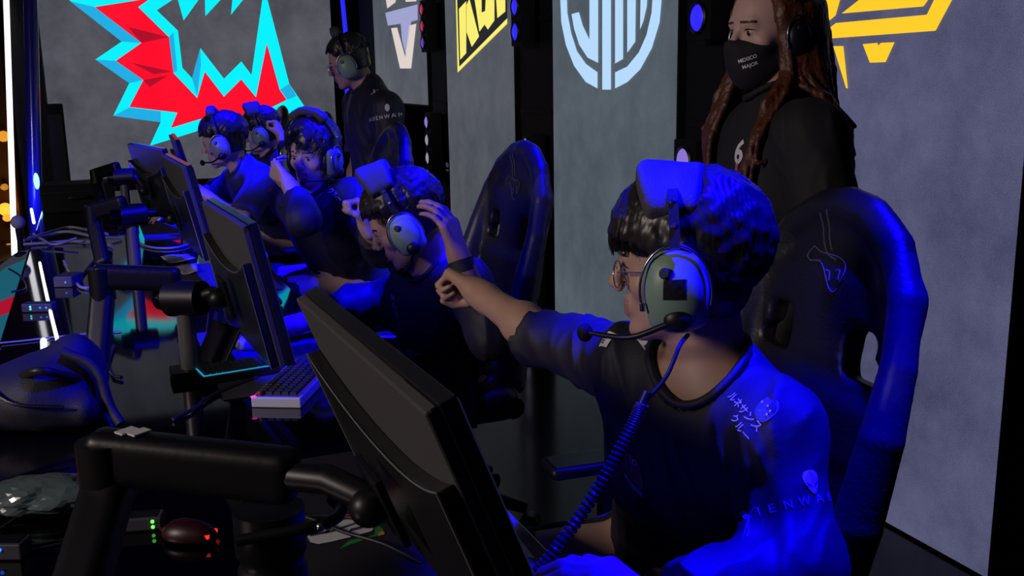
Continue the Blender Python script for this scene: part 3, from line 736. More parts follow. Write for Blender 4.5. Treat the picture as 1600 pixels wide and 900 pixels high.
# ---------------------------------------------------------------- aviation-style headset, modelled on the wearer's head frame
def headset(label, H, mic=True, pad=True, hw=.112, cups=(1, -1), big=1.0, mic_side=-1, group='green aviation headsets worn on stage', cord=None, mic_to=(.055, .125, -.10), cupm=None, pad_up=.02):
    p, v, s, A = H.p, H.v, H.s, H.A
    t = thing('headset', p(0, 0, -.12), label, 'headset', group)
    cupm = cupm or M_GREEN
    for q in cups:
        c = p(q*.098, .006, -.022)
        Sx = Sdf(); Sx.ell(c+v(q*.004, 0, 0)*s, np.array([.031, .044, .058])*s*big, A, .01); Sx.box(c+v(-q*.004, 0, 0)*s, np.array([.016, .041, .054])*s*big, .018, A, .012)
        V, F = nets(Sx.ev, Sx.bounds()[0]-.02, Sx.bounds()[1]+.02, .0035 if big > 1.02 else .006)
        cup = mesh('ear_cup', V, F, cupm, t)
        seal = []
        for i in range(29):
            a = 2*math.pi*i/28; seal.append(c+v(-q*.018, .036*math.cos(a), .047*math.sin(a))*s*big)
        MB().tube(seal, .013*s, 10, cap=False).build('ear_seal', M_BLACK, cup)
        MB().lathe(c+v(q*.030, .012, .030)*s*big, v(q, .2, .25), [(.0085*s, -.004), (.0085*s, .004), (.0065*s, .0068)], 16).build('volume_knob', M_BLACK, cup)
        st = [c+v(q*.016, .0485*math.cos(a), .002+.064*math.sin(a))*s*big for a in np.linspace(math.radians(-18), math.radians(198), 24)]
        MB().tube(st, .0022*s, 8).build('yoke', M_STEEL, t)
        MB().tube([st[0]-v(0, 0, .006)*s, st[0]+v(0, 0, .006)*s], .0042*s, 8).build('yoke_pin', M_STEEL, t)
        # slider bar from yoke up to the crown
        P = [p(q*.116*big, .004, .046), p(q*hw*1.02, .004, .080), p(q*(hw-.016), .006, .116), p(q*.062, .008, .142+pad_up*.5)]
        P = bez(P, 10)
        b = MB(); side = v(0, 1, 0)
        for i in range(len(P)-1):
            d = P[i+1]-P[i]; up = nrm(d); out = nrm(np.cross(up, side)); b.box((P[i]+P[i+1])/2, (.002*s, .0075*s, np.linalg.norm(d)*.52), np.array([out, side, up]))
        b.build('slider', mat('slider_steel', (.10, .10, .11), .3, metal=.8), t, smooth=False)
        for j in (3, 6):
            MB().lathe(P[j], nrm(P[j]-p(0, -.008, .03)), [(.0042*s, 0), (.0042*s, .004), (.003*s, .0055)], 12).build('screw', M_STEEL, t)
    ww = .092 if pad else .070; zz = .106 if pad else .132
    top = bez([p(-ww, .008, zz+pad_up*.6), p(-.066, .010, .140+pad_up), p(-.034, .012, .157+pad_up), p(0, .012, .162+pad_up), p(.034, .012, .157+pad_up), p(.066, .010, .140+pad_up), p(ww, .008, zz+pad_up*.6)], 18)
    MB().tube(top, .0055*s, 8).build('head_spring', M_BLACK, t)
    Sx = Sdf(); th = (.016 if pad else .008)*s
    for i in range(18):
        a = nrm(top[i+1]-top[i]); f = nrm(v(0, 1, .12)); up = np.cross(a, f); up = up if up@Z0 > 0 else -up; c = (top[i]+top[i+1])/2-up*.006
        for k in range(2 if pad else 1):     # layers narrowing downwards
            Sx.box(c-up*k*.017*s, np.array([.012, ((.046-.010*(abs(i-8.5)/8.5)**2)-.006*k if pad else .018), .013])*s*big, .010, np.array([a, np.cross(up, a), up]), .012)
    V, F = nets(lambda P: Sx.ev(P)+.0022*wob(P, 55)+.001*wob(P, 120), Sx.bounds()[0]-.02, Sx.bounds()[1]+.02, .004 if big > 1.02 else .006)
    mesh('head_pad', V, F, M_PAD, t)
    if mic:
        q = mic_side; c = p(q*.126, .004, -.060)
        MB().ell(c, np.array([.012, .021, .018])*s, A).build('boom_joint', M_BLACK, t)
        e = p(q*mic_to[0], mic_to[1], mic_to[2])
        mid = (c+e)/2+v(q*.018, .0, -.012)*s
        P = bez([c, c*.7+mid*.3+v(q*.004, 0, 0)*s, mid, e*.8+mid*.2, e], 18)
        MB().tube(P, [.0055*s-.002*s*i/18 for i in range(19)], 8).build('mic_boom', M_BLACK, t)
        MB().ell(e, np.array([.010, .012, .014])*s*1.05, A).build('microphone', M_MATTE, t)
    if cord:
        MB().tube(bez(cord, 24), .0035, 8).build('cord', M_CABLE, t)
    return t
# ---------------------------------------------------------------- near player: reaches back with a fist, left arm down
def seated(P, fwd=(-1, 0, 0), hipw=.09, thigh=.43, splay=.06):
    f = nrm(fwd); r = np.cross(f, Z0); P = np.asarray(P, float); J = {'P': P, 'ft': f}
    for q, sg in (('L', -1), ('R', 1)):
        J['h'+q] = P+r*sg*hipw-Z0*.02; J['k'+q] = J['h'+q]+f*thigh+r*sg*splay+Z0*.02; J['a'+q] = J['k'+q]+f*.03; J['a'+q][2] = .085
    return J
def standing(N, fwd, height_hip=.92):
    f = nrm([fwd[0], fwd[1], 0]); r = np.cross(f, Z0); P = np.array([N[0], N[1], height_hip])-f*.02; J = {'P': P, 'ft': f, 'N': np.asarray(N, float)}
    for q, sg in (('L', -1), ('R', 1)):
        J['h'+q] = P+r*sg*.09-Z0*.04; J['k'+q] = J['h'+q]+f*.02; J['k'+q][2] = .5; J['a'+q] = J['k'+q]-f*.02; J['a'+q][2] = .085
    return J
J = seated((.95, 1.46, .61))
J.update(N=W(1116, 588, 1.63), L=W(1206, 668, 1.54), R=W(1003, 575, 1.74), eL=W(1243, 880, 1.47), wL=W(1025, 955, 1.36), eR=W(848, 527, 1.95), wR=W(748, 458, 2.12))
H1 = Head(W(1068, 413, 1.60), cdir(-1, .22, -.06), Z0+R0*.03)
def end1(ph):
    a = abs(math.degrees(math.atan2(math.sin(ph), math.cos(ph))))
    return 92 if a < 45 else (88+(a-45)*.35 if a < 90 else 104+(a-90)*.32)
def hair1(G, H):
    skull_cap(G, H, rad=(.090, .110, .096), face_z=.022, face_y=.012, back_z=-.085)
    hair_locks(G, H, end1, 120, 1.05, (.092, .114, .099), r=.0085, jit=.06)
    G.box(H.p(0, .010, .16), (.09, .046, .055), .02, H.A, .012, sub=True)
fa = nrm(J['wR']-J['eR'])
p1, body1, shirt1 = person('player nearest the camera in a navy jersey stretching a fist toward his neighbour', J, H1, M_SKIN, M_LIP, M_NAVY, M_HAIR, hair1, h=.0048, hair_h=.004, slim={'R': .74, 'L': .94}, w=1.06, strand=dict(end=end1, n=3000, r=.0012, notch=(.010, .062, .075)),
    sleeve={'L': ('fore', .8), 'R': ('fore', .03)}, fold=.007, collar=.079, collar_c=J['N']+nrm(np.cross(J['N']-J['P'], J['R']-J['L']))*.020+Z0*.012,
    hands={'R': dict(X=fa, N=cdir(-.2, -.5, -.8), thumb=-1, curl=(72, 98, 60), fist=True), 'L': dict(X=nrm(W(940, 895, 1.38)-J['wL']), N=(0, 0, -1), thumb=1, curl=(25, 35, 20))})
cord = [H1.p(-.103, -.008, -.088), W(1062, 540, 1.47), W(1040, 590, 1.46), W(1003, 632, 1.46)]
hs1 = headset('large green headset with black boom microphone on the nearest player', H1, big=1.08, mic_side=-1, mic_to=(.075, .150, -.088), cord=cord, pad_up=-.012)
# black square label on the near ear cup
cupo = [o for o in hs1.children if o.name.startswith('ear_cup')][1]
decal('label_patch', cupo, 1053, 453, poly_geo([(-.017, -.014), (.015, -.016), (.018, .014), (-.014, .015)]), M_MATTE, cupo, roll=.1, off=.0012)
# coiled cord hanging from the headset to the desk
axis = bez([W(1003, 632, 1.46), W(985, 672, 1.46), W(945, 745, 1.46), W(893, 825, 1.46), W(840, 893, 1.46), W(815, 915, 1.47)], 60)
coil = []; turns = 50; n = turns*10
for i in range(n+1):
    u = i/n*60; k = min(int(u), 59); q = axis[k]+(axis[k+1]-axis[k])*(u-k); d = nrm(axis[k+1]-axis[k]); a1 = nrm(np.cross(d, F0)); a2 = np.cross(d, a1)
    ang = 2*math.pi*turns*i/n; coil.append(q+(a1*math.cos(ang)+a2*math.sin(ang))*.0078)
cc = thing('coiled_cord', axis[-1], 'black coiled cable hanging from the nearest headset down to the desk', 'cable')
MB().tube(coil, .0027, 6).build('coil', mat('coil_rubber', (.045, .045, .05), .35), cc)
MB().tube([axis[0]-nrm(axis[1]-axis[0])*.02, axis[0]+nrm(axis[1]-axis[0])*.012], .007, 10).build('strain_relief', M_CABLE, cc)
# glasses
def glasses(H1, parent):
    g = MB()
    for q in (-1, 1):
        rim = []
        for i in range(25):
            a = 2*math.pi*i/24; rim.append(H1.p(q*.033+.025*math.cos(a), .104-abs(.025*math.cos(a)+.033)*.12, -.006+.021*math.sin(a)))
        g.tube(rim, .0012, 6, cap=False)
        g.tube([H1.p(q*.058, .097, .002), H1.p(q*.079, .06, .004), H1.p(q*.081, -.004, .002)], .0013, 6)
    g.tube([H1.p(-.008, .104, .0), H1.p(.008, .104, .0)], .0012, 6)
    gl = g.build('glasses', M_STEEL, parent)
    for q in (-1, 1):
        MB().lathe(H1.p(q*.033, .1, -.006), H1.v(q*.12, 1, 0), [(.022, -.0006), (.022, .0006)], 24).build('lens', mat('lens_glass', (.9, .9, .95), .03, trans=1.0), gl)
glasses(H1, p1)
# print on the jersey
bv = bvh_of(shirt1)
decal('print_text', bv, 1161, 641, text_geo('ルネサンス', .0165, .01), M_WHITE, shirt1, roll=-.50)
decal('print_text', bv, 1156, 668, text_geo('クルー', .0165, .01), M_WHITE, shirt1, roll=-.50)
decal('print_emblem', bv, 1197, 639, merge(poly_geo(ring_pts(0, 0, .016, .021))), mat('print_blue', (.05, .05, .16), .6), shirt1)
for dx, dy in ((-5, -10), (4, -4), (-8, 3), (7, 4), (2, 9)):
    decal('print_dot', bv, 1197+dx, 639+dy, poly_geo(ring_pts(0, 0, .0018, .0018, 8)), M_WHITE, shirt1, off=.0026)
decal('chest_patch', bv, 949, 531, poly_geo([(-.016, -.014), (.012, -.014), (.016, .014), (-.011, .016)]), M_WHITE, shirt1)
decal('print_text', bv, 944, 533, text_geo('E', .016, .02), M_NAVY, shirt1, off=.003, roll=.1)
decal('chest_patch', bv, 1024, 536, poly_geo([(-.026, -.012), (.024, -.020), (.022, .010), (-.018, .020)]), M_WHITE, shirt1)
decal('print_emblem', bv, 1030, 537, poly_geo(ring_pts(0, 0, .017, .012)), mat('print_yellow', (.75, .72, .05), .5), shirt1, off=.0028, roll=-.35)
decal('print_text', bv, 1029, 537, text_geo('EL', .018, .035), mat('print_azure', (.02, .09, .30), .5), shirt1, off=.0036, roll=-.35)
decal('print_text', bv, 1240, 787, text_geo('ALIENWARE', .0175, .0, 2.0), mat('print_greyblue', (.35, .35, .45), .6), shirt1, roll=.12)
alien = [(0, .017), (-.008, .0155), (-.0125, .010), (-.0125, .002), (-.009, -.006), (-.004, -.014), (0, -.017), (.004, -.014), (.009, -.006), (.0125, .002), (.0125, .010), (.008, .0155)]
decal('print_emblem', bv, 1267, 753, poly_geo(alien), M_WHITE, shirt1, off=.0018)
for q in (-1, 1):
    decal('print_eye', bv, 1267, 753, poly_geo([(q*.0022, -.008), (q*.0095, -.002), (q*.0098, .001), (q*.004, -.0035)]), M_NAVY, shirt1, off=.003)
decal('sponsor_patch', bv, 993, 735, poly_geo([(-.022, .022), (-.008, .030), (.010, .014), (.018, -.012), (.016, -.034), (-.004, -.016), (-.022, -.006)]), mat('print_wine', (.20, .025, .05), .5), shirt1)
decal('print_text', bv, 993, 722, text_geo('O', .014, .0), M_WHITE, shirt1, roll=-.7, off=.003)
decal('print_strip', bv, 990, 747, poly_geo([(-.020, .006), (.018, -.022), (.017, -.030), (-.020, -.002)]), mat('print_violet', (.25, .2, .45), .5), shirt1, off=.003)

# ---------------------------------------------------------------- second player, head bowed, one hand up behind the ear cup
J = seated((1.0, 2.98, .61))
J.update(N=W(683, 428, 2.98), L=W(728, 448, 2.84), R=W(622, 470, 3.16), eL=W(770, 520, 2.62), wL=W(718, 404, 2.60), eR=np.array([.70, 3.0, .80]), wR=np.array([.47, 2.93, .775]))
H2 = Head(W(634, 347, 2.9), cdir(-1, -.08, -.5), Z0-R0*.25)
def hair2(G, H):
    skull_cap(G, H, rad=(.088, .108, .094), face_z=.048, face_y=.035, back_z=-.05)
    def end(ph):
        a = abs(math.degrees(math.atan2(math.sin(ph), math.cos(ph)))); return 70 if a < 45 else (72+(a-45)*.4 if a < 90 else 90+(a-90)*.2)
    hair_locks(G, H, end, 70, 1.04, (.090, .112, .098), r=.0095, jit=.12)
hd = nrm(W(690, 318, 2.6)-J['wL'])
p2, body2, shirt2 = person('second player with bowed head and a hand raised beside his green ear cup', J, H2, M_SKIN2, M_LIP2, M_NAVY, M_HAIR, hair2, h=.006, strand=dict(end=lambda ph: 74 if math.cos(ph) > .6 else 96, n=1300, rad=(.090, .112, .099), jit=.14),
    sleeve={'L': ('fore', .5), 'R': ('fore', .3)}, hands={'L': dict(X=hd, N=cdir(-.9, .45, .1), thumb=-1, curl=(22, 28, 20), tcurl=.2, sc=1.04), 'R': dict(X=(-1, 0, 0), N=(0, 0, -1), thumb=-1)})
headset('green headset on the second player, microphone under his bowed chin', H2, mic_to=(.05, .072, -.118))
MB().tube([J['wL']-hd*.035, J['wL']-hd*.004], .034, 16).build('wristband', mat('wristband', (.012, .012, .014), .7), p2)
bv = bvh_of(shirt2)
decal('chest_patch', bv, 617, 478, poly_geo([(-.014, -.034), (.012, -.04), (.010, .034), (-.014, .036)]), mat('print_pink', (.5, .3, .35), .5), shirt2, roll=-.1)
decal('print_text', bv, 617, 478, text_geo('O', .05, .02), M_NAVY, shirt2, off=.003)
decal('chest_patch', bv, 606, 553, poly_geo([(-.018, -.016), (.014, -.026), (.016, .014), (-.016, .022)]), mat('print_lilac', (.4, .38, .55), .5), shirt2, roll=-.2)
decal('print_text', bv, 607, 530, text_geo('A', .028), M_WHITE, shirt2)

# ---------------------------------------------------------------- third player, face to the camera
J = seated((1.0, 4.35, .61))
J.update(N=W(497, 303, 4.14), L=W(548, 306, 4.12), R=W(452, 312, 4.2), eL=W(596, 388, 3.86), wL=W(572, 352, 3.68), eR=W(474, 342, 3.78), wR=W(451, 288, 3.88))
H3 = Head(W(488, 241, 4.1), cdir(-.36, -1, -.12), Z0+R0*.06)
def hair3(G, H):
    skull_cap(G, H, rad=(.090, .108, .096), face_z=.055, face_y=.05, back_z=-.075)
    def end(ph):
        d = math.degrees(math.atan2(math.sin(ph), math.cos(ph))); a = abs(d)
        if a < 16: return 52
        return 84 if a < 50 else 96+(a-50)*.15
    hair_locks(G, H, end, 84, 1.06, (.094, .113, .100), r=.0095, jit=.12, flow=.35)
hd = nrm(W(420, 254, 3.92)-J['wR']); fd = nrm(W(558, 318, 3.66)-J['wL'])
p3, body3, shirt3 = person('third player turned to face the camera, one hand at his ear cup', J, H3, M_SKIN3, M_LIP, M_NAVY, M_HAIR, hair3, h=.006, strand=dict(end=lambda ph: 58 if abs(ph) < .22 or abs(ph-6.28) < .22 else (92 if math.cos(ph) > .55 else 104), n=1500, rad=(.095, .115, .101), jit=.14, flow=.3), mouth=.004,
    sleeve={'L': ('fore', .55), 'R': ('fore', .6)}, hands={'R': dict(X=hd, N=cdir(.5, .8, .2), thumb=1, curl=(35, 45, 25)), 'L': dict(X=fd, N=cdir(-.8, -.5, 0), thumb=1, curl=(75, 92, 55), fist=True)})
headset('headset on the player facing the camera, boom sweeping across his chin', H3, mic_side=-1, pad=False, mic_to=(.02, .115, -.085), cupm=mat('dark_ear_cup', (.12, .16, .15), .4))
bv = bvh_of(shirt3)
decal('print_text', bv, 524, 305, text_geo('クルー', .03, .01), M_WHITE, shirt3, roll=-.5)

# ---------------------------------------------------------------- fourth player, blue jersey, leaning to his monitor
J = seated((.98, 5.75, .61))
J.update(N=W(380, 263, 5.25), L=W(412, 284, 5.06), R=W(372, 280, 5.48), eL=W(376, 346, 4.88), wL=W(322, 306, 4.92), eR=np.array([.62, 5.75, .84]), wR=np.array([.40, 5.7, .775]))
H4 = Head(W(349, 222, 5.2), cdir(-1, -.12, -.22))
def hair4(G, H):
    skull_cap(G, H, rad=(.088, .106, .094), face_z=.04, face_y=.035, back_z=-.06)
    def end(ph):
        a = abs(math.degrees(math.atan2(math.sin(ph), math.cos(ph)))); return 76 if a < 50 else 80+(a-50)*.25
    hair_locks(G, H, end, 60, 1.05, (.092, .112, .100), r=.013, jit=.12)
p4, body4, shirt4 = person('fourth player in a blue short sleeved jersey leaning toward his monitor', J, H4, M_SKIN3, M_LIP, M_NAVY2, M_HAIR, hair4, h=.007, strand=dict(end=lambda ph: 80 if math.cos(ph) > .5 else 92, n=800, rad=(.092, .113, .101), r=.0014),
    sleeve={'L': ('upper', .85), 'R': ('upper', .85)}, hands={'L': dict(X=nrm(W(300, 290, 4.95)-J['wL']), N=(0, 0, -1), thumb=1, curl=(20, 30, 20)), 'R': dict(X=(-1, 0, 0), N=(0, 0, -1), thumb=-1)})
headset('headset on the player in the blue jersey, short boom at his lips', H4, pad=False, mic_to=(.03, .125, -.075), cupm=mat('grey_ear_cup', (.25, .27, .28), .4))

bv = bvh_of(shirt4); FLAME = mat('print_flame', (.45, .015, .03), .6)
for fx, fy, pts in ((438, 318, [(-.06, .02), (-.01, .03), (.05, .0), (.03, -.03), (-.02, -.01)]), (440, 345, [(-.05, .03), (.02, .02), (.05, -.02), (.0, -.04), (-.03, -.005)]), (425, 300, [(-.04, .01), (.0, .025), (.04, .0), (.0, -.012)])):
    decal('flame_print', bv, fx, fy, poly_geo(pts), FLAME, shirt4)
# ---------------------------------------------------------------- fifth player, hand on the headband
J = seated((1.05, 6.9, .61))
J.update(N=W(424, 243, 6.25), L=W(446, 258, 6.1), R=W(412, 252, 6.42), eL=W(462, 262, 5.82), wL=W(440, 214, 5.95), eR=np.array([.80, 6.7, .82]), wR=np.array([.55, 6.6, .775]))
H5 = Head(W(409, 207, 6.2), cdir(-1, -.15, -.25))
def hair5(G, H):
    skull_cap(G, H, rad=(.088, .106, .094), face_z=.025, face_y=.03, back_z=-.06)
    hair_locks(G, H, lambda ph: 86, 56, 1.05, (.092, .112, .100), r=.013, jit=.1)
person('farthest player half hidden behind his team mate, fist raised to the headband', J, H5, M_SKIN3, M_LIP, M_NAVY, M_HAIR, hair5, h=.008, strand=dict(end=lambda ph: 88, n=600, rad=(.092, .113, .101), r=.0016),
    sleeve={'L': ('fore', .7), 'R': ('fore', .5)}, hands={'L': dict(X=nrm(W(426, 175, 5.98)-J['wL']), N=cdir(-1, .2, 0), thumb=1, curl=(68, 90, 55), fist=True), 'R': dict(X=(-1, 0, 0), N=(0, 0, -1), thumb=-1)})
headset('green headset on the farthest seated player below the red logo', H5, mic_to=(.03, .13, -.08))

# ---------------------------------------------------------------- coach standing between the chairs
J = standing(W(578, 137, 5.24), cdir(-1, 0, 0))
J.update(L=W(604, 168, 5.06), R=W(560, 160, 5.42), eL=W(612, 255, 5.05), wL=W(590, 325, 4.92), eR=W(560, 250, 5.45), wR=W(540, 320, 5.35))
H6 = Head(W(545, 98, 5.2), cdir(-1, -.05, -.32), Z0-R0*.15)
def hair6(G, H):
    skull_cap(G, H, rad=(.084, .102, .090), face_z=.05, face_y=.045, back_z=-.05)
    hair_locks(G, H, lambda ph: 66 if math.cos(ph) > .6 else 84, 56, 1.03, (.086, .106, .094), r=.011, jit=.15)
c6, body6, shirt6 = person('coach standing behind the row looking down in a navy jersey', J, H6, M_SKIN2, M_LIP2, M_NAVY, M_HAIR, hair6, h=.007, strand=dict(end=lambda ph: 68 if math.cos(ph) > .6 else 86, n=700, rad=(.087, .107, .096), r=.0013),
    sleeve={'L': ('upper', .85), 'R': ('upper', .85)}, hands={'L': dict(X=cdir(-.3, -.1, -1), N=cdir(0, 1, 0), thumb=1), 'R': dict(X=cdir(-.3, 0, -1), N=cdir(0, -1, 0), thumb=-1)})
glasses(H6, c6)
headset('headset on the standing coach before the grey screen', H6, mic=False, pad=False)
bv = bvh_of(shirt6)
decal('print_emblem', bv, 605, 168, poly_geo(ring_pts(0, 0, .012, .018)), M_WHITE, shirt6)
decal('print_text', bv, 599, 183, text_geo('ALIENWARE', .026, .01, 1.5), M_WHITE, shirt6, roll=.15)
decal('print_text', bv, 585, 144, text_geo('X', .05, .01), M_WHITE, shirt6, roll=.3)

# ---------------------------------------------------------------- staff member in black face mask, long auburn hair
J = standing(W(1216, 172, 2.36), cdir(-1, -.35, 0), .95)
J.update(L=W(1264, 212, 2.22), R=W(1166, 206, 2.52), eL=W(1298, 376, 2.18), wL=W(1300, 520, 2.1), eR=W(1165, 345, 2.62), wR=W(1190, 480, 2.5))
H7 = Head(W(1206, 46, 2.36), cdir(-1, -.42, -.1))
T7 = Sdf(); torso_ops(T7, J, .92); T7.cap(J['L'], J['eL'], .058, .06, .03); T7.cap(J['R'], J['eR'], .058, .06, .03)
def hair7(G, H):
    skull_cap(G, H, rad=(.082, .102, .090), face_z=.075, face_y=.04, back_z=-.10)
    for i in range(110):
        a = math.radians(random.uniform(58, 302)); q = np.array([math.sin(a)*.088, math.cos(a)*.100-.012, 0]); w = 1+.35*random.random()
        x0 = H.p(q[0]*.35, q[1]*.35, .125+random.uniform(-.006, .004)); x1 = H.p(q[0]*1.02, q[1], .05+random.uniform(-.01, .01))
        x2 = H.p(q[0]*1.1*w**.5, q[1]*1.0*w**.5-.004, -.06); L = random.uniform(.24, .37)
        x3 = H.p(q[0]*1.15*w+random.uniform(-.012, .012), q[1]*1.02*w+.012, -L*.62); x4 = H.p(q[0]*1.2*w+random.uniform(-.02, .02), q[1]*.9*w+random.uniform(-.01, .05), -L)
        if abs(math.sin(a)) > .45:
            fz = .012 if math.sin(a) < 0 else .045; x3 = x3+H.v(q[0]*.05, fz*.5, .0); x4 = x4+H.v(q[0]*.05, fz+.01, .0)
        P = bez([x0, x1, x2, x3, x4], 7)
        Q = np.array(P)
        for _ in range(3):          # hair lies on the shoulders, not in them
            MARG[0] = .2; dd = T7.ev(Q, .022); e = 1e-3
            gr = np.stack([T7.ev(Q+np.array([e, 0, 0]), .022)-dd, T7.ev(Q+np.array([0, e, 0]), .022)-dd, T7.ev(Q+np.array([0, 0, e]), .022)-dd], 1); gr = nrm_rows(gr)
            Q = Q+gr*np.clip(.008-dd, 0, .08)[:, None]
        P = list(Q)
        for j in range(7): G.cap(P[j], P[j+1], .0115-.0009*j, .0106-.0009*j, .008)
p7, body7, shirt7 = person('standing person with long auburn hair, black face mask and black shirt', J, H7, M_SKIN3, M_LIP, M_BLKSHIRT, M_HAIRR, hair7, h=.006, female=True, w=.92, neck=.047, collar=.062,
    sleeve={'L': ('upper', .80), 'R': ('upper', .80)}, hands={'L': dict(X=cdir(-.15, 0, -1), N=cdir(-1, 0, 0), thumb=-1), 'R': dict(X=cdir(0, 0, -1), N=cdir(-1, 0, 0), thumb=1)})
K = Sdf(); head_ops(K, H7, True)
def mk(P):
    L = H7.loc(P); x, y, z = L.T; d = K.ev(P)-.004
    top = z-(-.012-.35*np.maximum(0, .06-y)*0-.018*np.abs(x)/.06); back = .012-y; bot = -.128-z
    return np.maximum(np.maximum(smax(d, top, .004), back), bot)
K.ell(H7.p(0, .068, -.058), np.array([.046, .048, .062]), H7.A, .03)
V, F = nets(mk, *[f for f in (K.bounds()[0]-.02, K.bounds()[1]+.02)], .004)
mask = mesh('face_mask', V, F, mat('mask_cloth', (.010, .010, .012), .85), p7)
for q in (-1, 1):
    MB().tube(bez([H7.p(q*.058, .014, -.03), H7.p(q*.074, -.012, -.012), H7.p(q*.08, -.026, -.02)], 8), .002, 6).build('ear_loop', M_MATTE, mask)
bv = bvh_of(mask)
decal('print_text', bv, 1168, 92, text_geo('MEXICO', .0115, .02), M_WHITE, mask, roll=.3, maxlen=.006)
decal('print_text', bv, 1172, 102, text_geo('MAJOR', .0115, .02), M_WHITE, mask, roll=.3, maxlen=.006)
bv = bvh_of(shirt7)
decal('print_text', bv, 1155, 240, text_geo('6', .075, .03), M_WHITE, shirt7, roll=.08)
decal('print_strip', bv, 1152, 262, poly_geo([(-.008, -.02), (.008, -.02), (.008, .02), (-.008, .02)]), mat('print_orange', (.5, .12, .03), .5), shirt7)
hs = headset('black headset half hidden in long auburn hair', H7, mic=False, pad=False, cupm=M_BLACK, group=None, big=.74)
# ================================================================== gaming chairs
def chair_meshes():
    """local frame: +y the way the sitter faces, z up, origin on the floor under the seat"""
    out = {}
    lean = math.radians(9); A = np.array([[1, 0, 0], [0, math.cos(lean), math.sin(lean)], [0, -math.sin(lean), math.cos(lean)]])   # back plane axes
    o = np.array([0, -.20, .50])
    def q(x, y, z): return o+np.array([x, y, z])@A
    S = Sdf()
    edge = [(.215, .03, .06), (.248, .035, .22), (.258, .028, .38), (.245, .010, .50), (.212, -.005, .61), (.150, -.014, .695), (.07, -.018, .74), (0, -.018, .75)]
    for sg in (-1, 1):
        for (a, b), rr in zip(zip(edge[:-1], edge[1:]), ((.045, .043), (.043, .038), (.038, .031), (.031, .029), (.029, .028), (.028, .027), (.027, .027))):
            S.cap(q(sg*a[0], a[1], a[2]), q(sg*b[0], b[1], b[2]), rr[0], rr[1], .003)
    S.box(q(0, -.02, .20), (.20, .032, .22), .03, A, .02); S.box(q(0, -.022, .46), (.225, .020, .17), .018, A, .03)
    S.ell(q(0, -.022, .60), (.20, .024, .18), A, .03)
    for sg in (-1, 1):
        S.cap(q(sg*.105, -.02, .475), q(sg*.165, -.02, .475), .001, k=.01, sub=True)
        S.box(q(sg*.138, -.02, .468), (.050, .2, .020), .018, A, .012, sub=True); S.box(q(sg*.126, -.02, .505), (.040, .2, .035), .022, A, .012, sub=True)
    V, F = nets(S.ev, S.bounds()[0]-.02, S.bounds()[1]+.02, .0085)
    L = (V[F].mean(1)-o)@A.T
    out['backrest'] = (V, F, (np.abs(L[:, 0]) > .19).astype(int))
    S = Sdf(); S.box((0, .03, .46), (.25, .24, .05), .045, None, .03)
    for sg in (-1, 1): S.cap((sg*.235, -.15, .49), (sg*.235, .24, .485), .05, .042, .04)
    V, F = nets(S.ev, S.bounds()[0]-.02, S.bounds()[1]+.02, .012); out['seat'] = (V, F, None)
    return out, q
CM, CQ = chair_meshes()
def chair_proto():
    D = {}
    def keep(name, b, m):
        o = b.build(name, m, None, rel=False); D.setdefault(name, []).append(o); COL.objects.unlink(o); return o
    for n in ('backrest', 'seat'):
        V, F, mi = CM[n]; o = mesh(n, V, F, [M_LEATHER, M_LEATHER2], None, midx=mi, rel=False); COL.objects.unlink(o); D[n] = [o]
    for sg in (-1, 1):
        b = MB(); b.box((sg*.315, .03, .665), (.045, .13, .014)); o = keep('armrest', b, M_BLACK); m = o.modifiers.new('bevel', 'BEVEL'); m.width = .012; m.segments = 3
        b = MB(); b.box((sg*.315, .0, .56), (.018, .035, .095)); b.box((sg*.24, .0, .455), (.09, .03, .012)); keep('arm_post', b, M_BLACK)
        b = MB(); b.cyl((sg*.215, -.17, .47), (sg*.285, -.17, .47), .035, n=18); keep('recline_hinge', b, M_BLACK)
    b = MB(); b.cyl((0, 0, .12), (0, 0, .42), .028); keep('gas_lift', b, M_BLACK)
    b = MB(); b.box((0, 0, .405), (.13, .16, .018)); keep('tilt_plate', b, M_BLACK)
    for k in range(5):
        a = 2*math.pi*k/5+.3; d = np.array([math.cos(a), math.sin(a), 0])
        b = MB(); b.tube([d*.03+Z0*.13, d*.16+Z0*.115, d*.31+Z0*.085], [.032, .027, .02], 10); keep('base_leg', b, M_BLACK)
        b = MB(); n = np.array([-d[1], d[0], 0])
        b.cyl(d*.32-n*.022+Z0*.034, d*.32+n*.022+Z0*.034, .033, n=16); keep('caster', b, M_BLACK)
    # snake line emblem embroidered on the head panel
    Vb, Fb, _ = CM['backrest']; bv = BVHTree.FromPolygons([Vector(v) for v in Vb], Fb.tolist())
    lines = [[(-.05, .09), (-.035, .04), (-.01, .012), (.02, .005)], [(-.028, .10), (-.02, .05), (.0, .02)], [(-.06, .02), (-.03, .012), (.02, .012), (.05, .002), (.055, -.02), (.048, -.035)],
             [(-.06, -.01), (-.03, -.005), (-.005, -.02), (.02, -.05), (.036, -.056), (.044, -.048)], [(.0, -.018), (.012, -.02), (.018, -.036)], [(.03, -.014), (.04, -.012), (.044, -.03)], [(-.06, .02), (-.075, .0), (-.06, -.01)]]
    for Ln in lines:
        P = []
        for x, z in bez([(-a*.95, c*.95, 0) for a, c in Ln], 10) if False else [(p[0], p[1]) for p in bez([(-a*.95, c*.95, 0) for a, c in Ln], 10)]:
            c = CQ(x, .0, .645+z); h = bv.ray_cast(Vector(c+np.array([0, .3, 0])), Vector((0, -1, 0)))
            P.append((np.array(h[0]) if h[0] else c)+np.array([0, .001, 0]))
        b = MB(); b.tube(P, .0016, 5); keep('embroidery', b, mat('thread_grey', (.10, .10, .13), .5))
    return D
PROTO = chair_proto()
